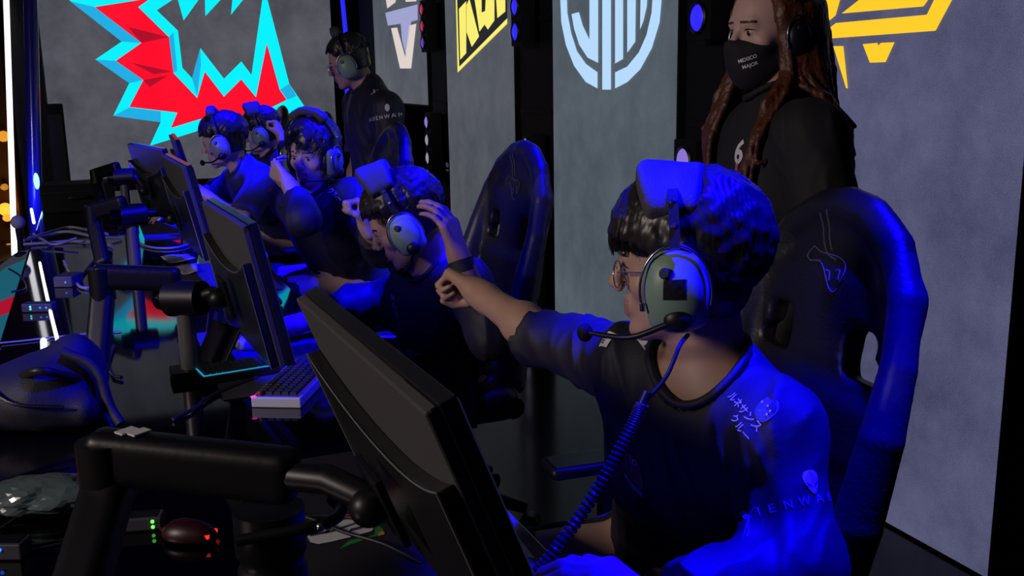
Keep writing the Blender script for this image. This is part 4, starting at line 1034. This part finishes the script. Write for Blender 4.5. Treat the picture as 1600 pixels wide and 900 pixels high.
def chair(label, x, y, rz):
    t = thing('gaming_chair', (x, y, 0), label, 'chair', 'black gaming chairs along the desk', rz)
    for n, L in PROTO.items():
        for o in L:
            c = o.copy(); COL.objects.link(c); c.parent = t
    return t
CH0 = .97
chair('black gaming chair holding the nearest player', CH0, 1.55, math.radians(86))
chair('black gaming chair of the second player before the yellow letter screen', CH0, 3.09, math.radians(90))
chair('black gaming chair in front of the standing coach', CH0, 4.58, math.radians(92))
chair('black gaming chair behind the player in the blue jersey', CH0, 6.1, math.radians(90))
chair('farthest black gaming chair at the end of the row', CH0, 7.55, math.radians(90))
for L in PROTO.values():
    for o in L: bpy.data.objects.remove(o)

# ================================================================== monitors on arms
def monitor(label, T1, T2, tilt, hgt=.35, arm_at=None, group='monitors on swing arms'):
    """T1 far top corner, T2 near top corner of the back edge"""
    T1 = np.asarray(T1); T2 = np.asarray(T2); T2[2] = T1[2]
    x = nrm(T2-T1); n0 = nrm(np.cross(Z0, x)); n0 = n0 if n0[0] < 0 else -n0            # towards the audience
    up = nrm(Z0*math.cos(tilt)+n0*math.sin(tilt)); n = nrm(np.cross(x, up)); n = n if n[0] < 0 else -n
    wd = np.linalg.norm(T2-T1); c = (T1+T2)/2-up*hgt/2; A = np.array([x, up, n])
    t = thing('monitor', (c[0], c[1], DESKZ), label, 'monitor', group)
    P = lambda a, b, d: c+np.array([a, b, d])@A
    fr = MB().box(P(0, 0, -.022), (wd/2, hgt/2, .010), A).build('bezel', M_BEZEL, t, smooth=False, bev=.002)
    MB().box(P(0, .004, -.0335), (wd/2-.008, hgt/2-.013, .0016), A).build('screen', mat('screen_off', (.004, .004, .006), .12, emit=(.01, .015, .05), estr=.6), fr, smooth=False)
    # grey back cover, and a black lower housing whose upper rim sags in the middle
    w2, h2 = wd/2, hgt/2
    MB().box(P(0, 0, -.004), (w2-.002, h2-.002, .008), A).build('back_cover', M_GREY, t, smooth=False, bev=.003)
    top = [(xx*w2*.985, h2-.085-.055*(1-abs(xx)**2.2)) for xx in np.linspace(1, -1, 19)]
    poly = [(w2*.985, -h2*.97)]+top+[(-w2*.985, -h2*.97)]
    b = MB(); b.prism([P(a, e, .004) for a, e in poly], n*.020)
    b.build('rear_housing', mat('housing_gloss', (.016, .016, .018), .28), t, smooth=False, bev=.004)
    MB().tube([P(a, e, .0245) for a, e in top]+[P(-w2*.985, -h2*.97, .0245)], .0011, 6).build('rim_highlight', mat('rim_highlight_grey', (.35, .34, .33), .35, metal=.5), t)  # thin grey line paints the rim light on the housing's bevelled edge
    MB().tube([P(w2*.985, top[0][1], .0245), P(w2*.985, -h2*.97, .0245)], .0011, 6).build('rim_highlight', mat('rim_highlight_grey', (.35, .34, .33), .35, metal=.5), t)
    MB().box(P(0, -h2*.2, .046), (.05, .05, .005), A).build('mount_plate', M_BLACK, t, smooth=False, bev=.002)
    MB().box(P(w2*.82, h2*.97, -.008), (.05, .003, .004), A).build('joy_button', M_BLACK, t, smooth=False)
    return P(0, -h2*.2, .052), A, t
def swing_arm(label, mount, A, elbow, hub, pole, foot, r=1.0, group='black monitor swing arms', upright=False):
    t = thing('monitor_mount', (foot[0], foot[1], DESKZ), label, 'monitor mount', group)
    def slab(name, a, b, wv, hw, m):          # rounded bar between two points
        a = np.asarray(a); b = np.asarray(b); x = nrm(b-a); y = nrm(wv-x*(wv@x)); z = np.cross(x, y); S = Sdf()
        S.box((a+b)/2, (np.linalg.norm(b-a)/2+hw*.6, hw*.72, hw), hw*.5, np.array([x, y, z]), .01)
        V, F = nets(S.ev, S.bounds()[0]-.02, S.bounds()[1]+.02, .006 if r > .9 else .009); return mesh(name, V, F, m, t)
    slab('upper_arm', elbow, hub, F0, .030*r, M_BLACK)
    slab('lower_arm', foot, elbow-Z0*.045, F0, .028*r, M_BLACK)
    j = MB(); j.cyl(elbow-Z0*.06, elbow+Z0*.022, .030*r, n=20); j.build('elbow_joint', M_BLACK, t)
    if upright:
        hx = nrm(mount-hub)
        MB().lathe(np.array([hub[0]-.02, hub[1], DESKZ+.002]), Z0, [(.046, 0), (.046, hub[2]-DESKZ-.13), (.042, hub[2]-DESKZ-.125), (.042, hub[2]-DESKZ-.11), (.047, hub[2]-DESKZ-.105), (.047, hub[2]-DESKZ-.045)], 26).build('pole', M_BLACK, t)
        ca, cb = hub+np.array([-.05, .0, -.05]), hub+np.array([.055, -.02, -.05])
        b = MB(); pts = [ca+cdir(0, -1, 0)*.045, cb+cdir(0, -1, 0)*.045]
        b.tube(bez([ca+cdir(0, -1, 0)*.05-Z0*.01, cb+cdir(0, -1, 0)*.05, cb+cdir(.9, -.3, 0)*.02, cb+cdir(0, 1, 0)*.03], 14), .008, 8); b.build('clamp_lever', M_BLACK, t)
        MB().ell(cb+cdir(0, -1, 0)*.056, .006).build('bolt', M_STEEL, t)
        MB().tube([hub, (hub+mount)/2+Z0*.012, mount], .020, 10).build('wrist_link', M_BLACK, t)
        MB().ell(mount+A[2]*.012, .026).build('ball_joint', M_BLACK, t)
        for k in range(2):
            c = elbow+(hub-elbow)*(.14+.07*k)+Z0*.0395; ax = nrm(hub-elbow); sd = np.cross(ax, Z0)
            MB().box(c, (.008, .014, .0012), np.array([nrm(ax+sd*.4), nrm(sd-ax*.4), Z0])).build('stripe', M_WHITE, t, smooth=False)
        return t
    j = MB(); hx = nrm(mount-hub); hx = nrm(np.array([hx[0], hx[1], 0.]))
    j.cyl(hub-hx*.01-Z0*.05, hub+hx*.085-Z0*.045, .046*r, .042*r, n=26); j.build('spring_hub', M_BLACK, t)
    b = MB(); b.cyl(hub-hx*.045-Z0*.05, hub-hx*.012-Z0*.05, .030*r, .036*r, n=22); b.build('hub_cap', mat('chrome_dark', (.22, .22, .24), .12, metal=1), t)
    MB().tube([hub+hx*.07-Z0*.045, (hub+hx*.08+mount)/2-Z0*.01, mount], .017*r, 10).build('wrist_link', M_BLACK, t)
    MB().ell(mount+A[2]*.012, .026*r).build('ball_joint', M_BLACK, t)
    pole = hub+hx*.03; pt = np.array([pole[0], pole[1], hub[2]-.085])
    MB().cyl(np.array([pole[0], pole[1], DESKZ+.002]), pt, .022*r, n=20).build('pole', M_POLE, t)
    MB().box((pole[0], pole[1], DESKZ+.014), (.05, .045, .012)).build('clamp_base', M_BLACK, t, smooth=False, bev=.003)
    return t
m1, A1, _ = monitor('nearest monitor seen from behind, tilted back', W(464, 462, 1.50), W(668, 652, .985), math.radians(21))
m2, A2, _ = monitor('second monitor from the camera, beside the white keyboard', W(316, 313, 2.78), W(380, 352, 2.30), math.radians(11))
m3, A3, _ = monitor('third monitor, before the player in the blue jersey', W(252, 242, 4.25), W(286, 262, 3.68), math.radians(12), .36)
m4, A4, _ = monitor('fourth monitor with a broad grey back at the left', W(199, 224, 5.45), W(251, 240, 4.95), math.radians(12), .36)
m5, A5, _ = monitor('farthest monitor showing only a thin dark edge', W(264, 210, 6.2), W(270, 214, 5.6), math.radians(14), .42)
swing_arm('nearest monitor arm with a thick flat upper bar', m1, A1, W(165, 712, 1.40), W(440, 742, 1.36), on(420, 905, 2, DESKZ), W(122, 930, 1.27), 1.25, upright=True)
swing_arm('second monitor arm beside the dark backpack', m2, A2, W(158, 432, 2.60), W(270, 436, 2.62), on(232, 640, 2, DESKZ), W(150, 585, 2.55), 1.05)
swing_arm('third monitor arm with chrome cap on its hub', m3, A3, W(145, 330, 3.95), W(190, 318, 3.9), on(190, 415, 2, DESKZ), W(160, 408, 3.9), 1.0)
swing_arm('farthest monitor arm against the wide grey screen', m4, A4, W(150, 272, 5.3), W(182, 262, 5.2), on(178, 322, 2, DESKZ), W(160, 325, 5.2), 1.0)
# ================================================================== things lying on the desk
DZ = DESKZ+.0015
def flat(px, py, z=DZ): return on(px, py, 2, z)
# ---- keyboards: case, keys one by one
def keyboard(label, A0, u, v, case, keym, rows=5, cols=14, led=None, scale=1.0, knob=None):
    """A0 near corner, u short side, v long side"""
    u = nrm([u[0], u[1], 0]); v = nrm([v[0]-u[0]*(v[0]*u[0]+v[1]*u[1]), v[1]-u[1]*(v[0]*u[0]+v[1]*u[1]), 0]); pit = .0195*scale
    Wd, L = rows*pit+.022, cols*pit+.020; c = A0+u*Wd/2+v*L/2
    t = thing('keyboard', (c[0], c[1], DESKZ), label, 'keyboard')
    A = np.array([v, u, Z0]) if np.linalg.det(np.array([v, u, Z0])) > 0 else np.array([u, v, Z0]); swap = A[0] is not None and abs(A[0]@u) > .9
    half = (Wd/2, L/2) if swap else (L/2, Wd/2)
    c3 = np.array([c[0], c[1], DESKZ])
    MB().box(c3+Z0*.013, (half[0], half[1], .0125), A).build('case', case, t, smooth=False, bev=.003)
    MB().box(c3+Z0*.0262, (half[0]-.007, half[1]-.007, .0008), A).build('key_plate', M_MATTE if led is None else led, t, smooth=False)
    V0 = None; me = None
    for r in range(rows):
        k = 0
        while k < cols:
            w = 1
            if r == 0 and 3 <= k <= 8: w = 6
            p = A0+u*(.011+(r+.5)*pit)+v*(.010+(k+w/2)*pit); p = np.array([p[0], p[1], DESKZ+.0272])
            if w == 1 and me is not None:
                o = bpy.data.objects.new('key', me); link(o, t); o.location = p-np.array(t.location)
            else:
                b = MB(); hw = pit*.44; hv = pit*(w*.5-.06); q = [(-hw, -hv), (hw, -hv), (hw, hv), (-hw, hv)]; s = .8
                Vv = [u*a+v*e for a, e in q]+[u*a*s+v*(e-np.sign(e)*hw*(1-s))+Z0*.0085 for a, e in q]
                ff = [(0, 1, 5, 4), (1, 2, 6, 5), (2, 3, 7, 6), (3, 0, 4, 7), (4, 5, 6, 7), (3, 2, 1, 0)]
                if np.cross(u, v)[2] < 0: ff = [f[::-1] for f in ff]
                o = mesh('key', Vv, ff, keym, None, smooth=False, rel=False); o.parent = t; o.location = p-np.array(t.location)
                if w == 1: me = o.data
            k += w
    if knob is not None:
        p = A0+u*.02+v*.012; p = np.array([p[0], p[1], DESKZ+.027])
        MB().lathe(p, Z0, [(.008, 0), (.008, .008), (.006, .011)], 14).build('knob', knob, t)
    return t
A0, B0, C0 = flat(393, 637, DESKZ), flat(492, 653, DESKZ), flat(462, 573, DESKZ)
kb = keyboard('white keyboard with dark keys behind the nearest monitor', A0, (lambda v, w: w-v*(v@w)/(v@v))(C0-A0, B0-A0), C0-A0, M_WPLAS, mat('key_dark', (.03, .03, .035), .5), 5, 15, glow('key_glow_violet', (.05, .02, .35), .5), 1.0, mat('knob_red', (.3, .02, .02), .4))
p = A0+nrm(B0-A0)*.006+nrm(C0-A0)*.004
MB().ell(np.array([p[0], p[1], DESKZ+.027]), (.007, .004, .002)).build('status_light', glow('status_pink', (1.0, .05, .8), 1.5), kb)
A0 = flat(316, 606, DESKZ); v = flat(412, 590, DESKZ)-A0; keyboard('black keyboard with cyan lit keys under the second monitor', A0, np.array([-v[1], v[0], 0]) if np.array([-v[1], v[0]])@F0[:2] > 0 else np.array([v[1], -v[0], 0]), v, M_BLACK, mat('key_black', (.02, .02, .022), .5), 5, 12, glow('key_glow_cyan', (.02, .5, .8), .6), .8)
# ---- mats and mice
def mat_sheet(label, lo, hi, m, cat='mouse mat'):
    o = MB().bx((lo[0], lo[1], DESKZ+.0005), (hi[0], hi[1], DESKZ+.004)).build('mouse_mat', m, smooth=False, bev=.0015); return tag(o, label, cat)
M_MAT = mat('mat_cloth', (.030, .030, .045), .85, bump=(500, .2)); M_MAT_SHADED = mat('mat_cloth_shaded', (.008, .008, .012), .8, bump=(500, .2))  # near mat cloth is darkened to carry the shade beside the monitor
mt1 = thing('mouse_mat', (.42, 1.5, DESKZ), 'large desk mat printed with a white numeral before the nearest player', 'mouse mat')
MB().bx((.20, .62, DESKZ+.0005), (.622, 1.98, DESKZ+.004)).build('cloth', M_MAT_SHADED, mt1, smooth=False, bev=.0015)
def mat_print(poly, m, z): MB().prism([flat(x, y, DESKZ+z) for x, y in poly], (0, 0, .0004)).build('mat_print', m, mt1, smooth=False)
mat_print([(520, 806), (575, 800), (588, 806), (592, 820), (585, 828), (520, 815)], mat('print_redmat', (.55, .03, .03), .7), .0042)
mat_print([(588, 818), (600, 828), (592, 836), (545, 852), (530, 858), (545, 845), (585, 836)], mat('print_greenmat', (.02, .25, .05), .7), .0042)
mat_print([(560, 798), (582, 799), (584, 803), (570, 801)], mat('print_orangemat', (.7, .25, .03), .7), .0046)
mat_print([(592, 832), (600, 830), (601, 835), (590, 838)], mat('print_orangemat', (.7, .25, .03), .7), .0046)
mat_print([(514, 822), (540, 812), (565, 808), (580, 811), (586, 820), (581, 830), (560, 836), (545, 840), (520, 846), (498, 850), (485, 847), (480, 838), (484, 832), (510, 826)], mat('print_whitemat', (.62, .62, .66), .7), .005)
mat_print([(511, 824), (516, 823), (514, 832), (508, 834)], M_MAT, .0056); mat_print([(548, 826), (575, 820), (576, 823), (545, 831)], M_MAT, .0056)
mat_print([(484, 834), (520, 828), (560, 815), (561, 817), (521, 831), (485, 838)], M_MAT, .0056)
MB().bx((.468, 1.02, DESKZ+.0042), (.621, 1.86, DESKZ+.0075)).build('lit_wedge', mat('lit_wedge_grey', (.085, .085, .10), .75), mt1, smooth=False, bev=.0015)  # paler sheet added where blue light falls on the mat, light in its colour
mat_print([(770, 853), (812, 842), (835, 872), (800, 866)], mat('print_pale', (.45, .55, .50), .7), .0078)
mat_sheet('blue lit mouse mat carrying the white mouse', (.24, 2.45, 0), (.60, 3.15, 0), M_MAT)
mat_sheet('mouse mat in front of the player facing the camera', (.22, 3.7, 0), (.60, 4.35, 0), M_MAT)
mat_sheet('far mouse mat of the player in the blue jersey', (.20, 5.1, 0), (.60, 5.8, 0), M_MAT)
def mouse(label, c, yaw, m, glowm=None, group=None, sc=1.0):
    c = np.asarray(c); f = np.array([math.cos(yaw), math.sin(yaw), 0]); s = np.array([-f[1], f[0], 0])
    t = thing('mouse', (c[0], c[1], DESKZ+.004), label, 'mouse', group); base = np.array([c[0], c[1], DESKZ+.004]); A = np.array([f, s, Z0])
    S = Sdf(); S.ell(base+Z0*.006, np.array([.062, .033, .034])*sc, A, .01); S.ell(base+f*.02+Z0*.006, np.array([.042, .031, .026])*sc, A, .02); S.cut(base+Z0*.001, -Z0, .2)
    S.box(base+f*.045*sc+Z0*.03, (.028, .0008, .03), .0004, A, .001, sub=True)
    V, F = nets(S.ev, S.bounds()[0]-.01, S.bounds()[1]+.01, .0035); mesh('shell', V, F, m, t)
    MB().lathe(base+f*.036*sc+Z0*.028*sc-s*.003, s, [(.008, 0), (.008, .006)], 14).build('wheel', M_BLACK, t)
    if glowm: MB().box(base-f*.045*sc+Z0*.012, (.006, .015, .003), A).build('light_bar', glowm, t, smooth=False)
    return t
mouse('white mouse lying on the blue lit mat', flat(404, 540, DESKZ+.01), 2.6, M_WPLAS)
RLED = glow('red_led', (1.0, .02, .01), 1.6)
mouse('black mouse with red lights near the third player', flat(412, 474, DESKZ+.01), 2.9, M_BLACK, RLED)
mouse('black mouse glowing red among the near cables', flat(300, 836, DESKZ+.01), 2.5, mat('mouse_wine', (.03, .003, .006), .4), RLED, sc=.75)
mouse('small dark mouse at the far end of the desk', flat(300, 330, DESKZ+.01), 2.9, M_BLACK, RLED)
# ---- tablet leaning by the second monitor
c = flat(350, 572, DESKZ); ax = np.array([nrm([0.35, -.9, 0]), np.zeros(3), np.zeros(3)]); ax[1] = nrm([.55, .22, .95]); ax[2] = np.cross(ax[0], ax[1]); ax[1] = np.cross(ax[2], ax[0])
t = thing('tablet', (c[0], c[1], DESKZ), 'dark tablet propped up below the second monitor', 'tablet')
q = np.array([c[0]-.01, c[1], DESKZ+.062])
MB().box(q, (.075, .058, .004), ax).build('case', M_BLACK, t, smooth=False, bev=.002)
MB().box(q+ax[2]*.0046, (.069, .052, .0006), ax).build('glass', mat('tablet_glass', (.01, .009, .02), .35), t, smooth=False)
MB().box(q-ax[2]*.02-ax[1]*.03, (.03, .02, .003), np.array([ax[0], nrm(ax[1]-ax[2]), np.cross(ax[0], nrm(ax[1]-ax[2]))])).build('stand', M_BLACK, t, smooth=False)
# ---- backpack slumped on the desk
c = flat(70, 668, DESKZ); S = Sdf(); base = np.array([c[0], c[1], DESKZ])
o3 = lambda l, d, z: base+R0*l+F0*d+Z0*z
S.ell(o3(-.02, .06, .07), (.13, .13, .085), None, .04); S.ell(o3(.04, .10, .12), (.055, .05, .065), None, .04); S.ell(o3(-.10, .04, .06), (.09, .09, .07), None, .03)
S.cap(o3(-.12, -.03, .05), o3(.10, -.02, .045), .035, .03, .03); S.cut(base+Z0*.002, -Z0, .5)
V, F = nets(lambda P: S.ev(P)+.010*wob(P, 17)+.006*(np.abs(wob(P, 34))-.4), S.bounds()[0]-.03, S.bounds()[1]+.03, .007)
t = thing('backpack', base, 'dark blue backpack slumped on the desk at the left', 'bag')
M_BAG = mat('bag_nylon', (.022, .022, .040), .6, bump=(300, .3))
mesh('bag_body', V, F, M_BAG, t)
MB().tube(bez([o3(-.02, -.03, .13), o3(.03, -.06, .15), o3(.07, -.03, .13), o3(.09, .03, .10)], 12), [.010]*13, 8).build('handle', M_CABLE, t)
MB().tube(bez([o3(-.10, -.05, .12), o3(-.02, -.085, .085), o3(.08, -.07, .07)], 12), .004, 6).build('zip', M_BLACK, t)
MB().tube(bez([o3(.05, .02, .17), o3(.12, .02, .13), o3(.15, .0, .05), o3(.18, -.02, .012)], 12), .012, 8).build('strap', M_BAG, t)
# ---- crumpled plastic bag
c = flat(68, 800, DESKZ); base = np.array([c[0], c[1], DESKZ]); bm = bmesh.new(); bmesh.ops.create_icosphere(bm, subdivisions=4, radius=1)
V = np.array([tuple(v.co) for v in bm.verts]); F = [[v.index for v in f.verts] for f in bm.faces]; bm.free()
n = 1+.22*wob(V, 3)+.16*(np.abs(wob(V, 6))-.3)+.07*(np.abs(wob(V, 13))-.3); V = V*n[:, None]*np.array([.10, .06, .035]); V = V@np.array([[R0[0], R0[1], 0], [F0[0], F0[1], 0], [0, 0, 1]]); V[:, 2] = np.maximum(V[:, 2], -.03)
tag(mesh('plastic_bag', V+base+Z0*.032, F, mat('clear_plastic', (.10, .14, .15), .22, spec=.8, coat=.6), smooth=False), 'crumpled translucent plastic bag under the near monitor arm', 'bag')
# ---- small boxes with indicator lights
def gadget(label, px, py, half, yaw, m, leds, name='network_box'):
    c = flat(px, py, DESKZ); f = np.array([math.cos(yaw), math.sin(yaw), 0]); s = np.array([-f[1], f[0], 0]); base = np.array([c[0], c[1], DESKZ]); A = np.array([f, s, Z0])
    t = thing(name, base, label, 'device')
    MB().box(base+Z0*(half[2]+.001), half, A).build('case', m, t, smooth=False, bev=.003)
    MB().box(base+Z0*(half[2]*2+.0014), (half[0]*.8, half[1]*.75, .0008), A).build('lid', M_BLACK, t, smooth=False)
    for k, (a, z, lm) in enumerate(leds): MB().ell(base+f*a-s*(half[1]+.0005)*(1 if (-s)@(-F0) > 0 else -1)+Z0*z, .0032, None, 10, 8).build('indicator', lm, t)
    return t
GRN = glow('led_green', (.15, 1.0, .1), 2.0); BLU = glow('led_blue', (.02, .12, 1.0), 3.0); TEA = glow('led_teal', (.1, .9, 1.0), 2.0)
M_BOXB = mat('box_grey', (.06, .06, .08), .5)
gadget('flat device with two green lights behind the near arm', 215, 825, (.045, .018, .012), -.25, M_BOXB, [(.030, .008, GRN), (.030, .018, GRN)])
gadget('small box with a blue light at the lower left', 15, 868, (.03, .02, .014), -.4, M_BOXB, [(-.004, .02, BLU)])
gadget('blue lit box with teal lights beside the white light strip', 62, 486, (.05, .022, .014), -.35, M_BOXB, [(-.02, .02, TEA), (-.02, .012, TEA), (.012, .016, BLU), (.032, .016, BLU)])
gadget('dark switch box with a blue light behind the second arm', 108, 445, (.035, .05, .02), -.4, M_BOXB, [(.01, .02, BLU)])
gadget('flat adapter with a red light at the foot of the near pole', 450, 838, (.03, .02, .01), -.2, M_BLACK, [(.0, .01, RLED), (-.014, .01, BLU)])
# ---- equipment case at the far end
c = flat(125, 330, DESKZ); t = thing('equipment_case', (c[0], c[1], DESKZ), 'black equipment case on the far end of the desk', 'case')
MB().box((c[0], c[1]+.1, DESKZ+.081), (.20, .14, .08)).build('shell', M_MATTE, t, smooth=False, bev=.01)
MB().box((c[0], c[1]+.1, DESKZ+.12), (.203, .143, .004)).build('seam', M_BLACK, t, smooth=False)
MB().tube(bez([(c[0]-.05, c[1]-.045, DESKZ+.09), (c[0]-.05, c[1]-.075, DESKZ+.09), (c[0]+.05, c[1]-.075, DESKZ+.09), (c[0]+.05, c[1]-.045, DESKZ+.09)], 12), .008, 8).build('handle', M_BLACK, t)
# ---- ball microphone on a clip at the desk edge
c = W(29, 372, 4.75); t = thing('desk_microphone', (c[0], c[1], DESKZ-.03), 'blue lit ball microphone on the apron edge', 'microphone')
b = W(28, 347, 4.75)
MB().ell(b, .032, None, 20, 14).build('grille', mat('mic_foam', (.30, .30, .36), .7, bump=(300, .6)), t)
MB().tube([b-Z0*.03, np.array([b[0], b[1], DESKZ-.02])], [.016, .011], 12).build('stem', M_BLACK, t)
MB().lathe((b[0], b[1], DESKZ-.045), Z0, [(.03, 0), (.03, .012), (.014, .022)], 16).build('foot', M_BLACK, t)
# ---- loose papers by the second arm
def sheet(label, P, m, sag=.004):
    A = [flat(x, y, DESKZ+.003) for x, y in P]; n = 8; V = []
    for i in range(n+1):
        for j in range(n+1):
            u, w = i/n, j/n; p = A[0]*(1-u)*(1-w)+A[1]*u*(1-w)+A[2]*u*w+A[3]*(1-u)*w; V.append(p+Z0*(.004+sag*(1+math.sin(u*5+w*3))*.9+sag*.5*math.sin(w*9)))
    F = [(i*(n+1)+j, (i+1)*(n+1)+j, (i+1)*(n+1)+j+1, i*(n+1)+j+1) for i in range(n) for j in range(n)]
    o = mesh('paper_sheet', V, F, m); so = o.modifiers.new('thick', 'SOLIDIFY'); so.thickness = .0006; return tag(o, label, 'paper')
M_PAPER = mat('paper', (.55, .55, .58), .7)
sheet('crumpled sheet lying beyond the second arm', [(250, 404), (292, 398), (306, 408), (262, 414)], M_PAPER)
sheet('crumpled clear wrapper beside the second monitor', [(272, 420), (308, 412), (310, 428), (285, 432)], M_PAPER)
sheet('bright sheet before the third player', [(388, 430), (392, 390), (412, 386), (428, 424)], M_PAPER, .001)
# ---- cables
def cable(label, pts, r=.0035, m=None, z=None, group='loose cables on the desk'):
    P = [flat(x, y, DESKZ+r+(0.002 if z is None else z)) if len(p) == 2 else flat(x, y, DESKZ+r+p[2]) for p in pts for x, y in [p[:2]]]
    return tag(MB().tube(bez(P, 26), r, 7).build('cable', m or M_CABLE), label, 'cable', group)
MBL = mat('cable_grey', (.34, .34, .40), .4)
cable('pale cable of the far bundle, uppermost', [(45, 372), (80, 362), (110, 355), (140, 360), (168, 366)], .007, MBL)
cable('pale cable of the far bundle, second from top', [(36, 376, .02), (70, 368, .02), (105, 362, .03), (150, 370, .02), (190, 372)], .007, MBL)
cable('pale cable of the far bundle, lowest', [(34, 382), (80, 379), (110, 377), (150, 379), (175, 384)], .007, MBL)
cable('pale cable crossing the far bundle', [(52, 366, .01), (66, 374, .02), (86, 382, .01), (120, 372, .03)], .006, MBL)
cable('cable sagging beside the apron', [(14, 420), (30, 430), (40, 446), (36, 452), (18, 456)], .004)
cable('thin cable across the desk before the light strip', [(-10, 537), (40, 532), (90, 526), (140, 521), (190, 516)], .0025, MBL)
cable('thick cable below the far gadget row', [(100, 408, .0), (118, 440), (132, 450), (155, 446)], .006, MBL)
cable('cable looping around the second pole', [(178, 540), (170, 565), (176, 585), (190, 590)], .005)
cable('cable from the third arm down to the desk', [(120, 440), (140, 415), (155, 400), (175, 408)], .005)
cable('thin black cable trailing to the lower left', [(70, 745, .05), (48, 780, .03), (25, 810, .005), (-20, 840)], .004)
cable('thin cable running from the blue light box', [(16, 862), (60, 852), (110, 842), (160, 838)], .0025)
cable('dark cable lying over the printed numeral', [(455, 800, .01), (490, 812, .008), (540, 832, .008), (600, 850, .008), (660, 880)], .0035)
cable('thin dark cable behind the printed numeral', [(470, 806, .01), (520, 806, .01), (580, 812, .01), (640, 818)], .0025)
cable('red lit cable near the green lights', [(250, 826, .01), (270, 832), (300, 842), (330, 838), (345, 850)], .004, mat('cable_red', (.25, .01, .015), .4))
cable('pale cable beyond the second arm', [(210, 375), (230, 385), (255, 388), (280, 386), (300, 380)], .005, MBL)
cable('dark cable beside the black keyboard', [(270, 655), (300, 640), (330, 618), (370, 600), (400, 590)], .0045)
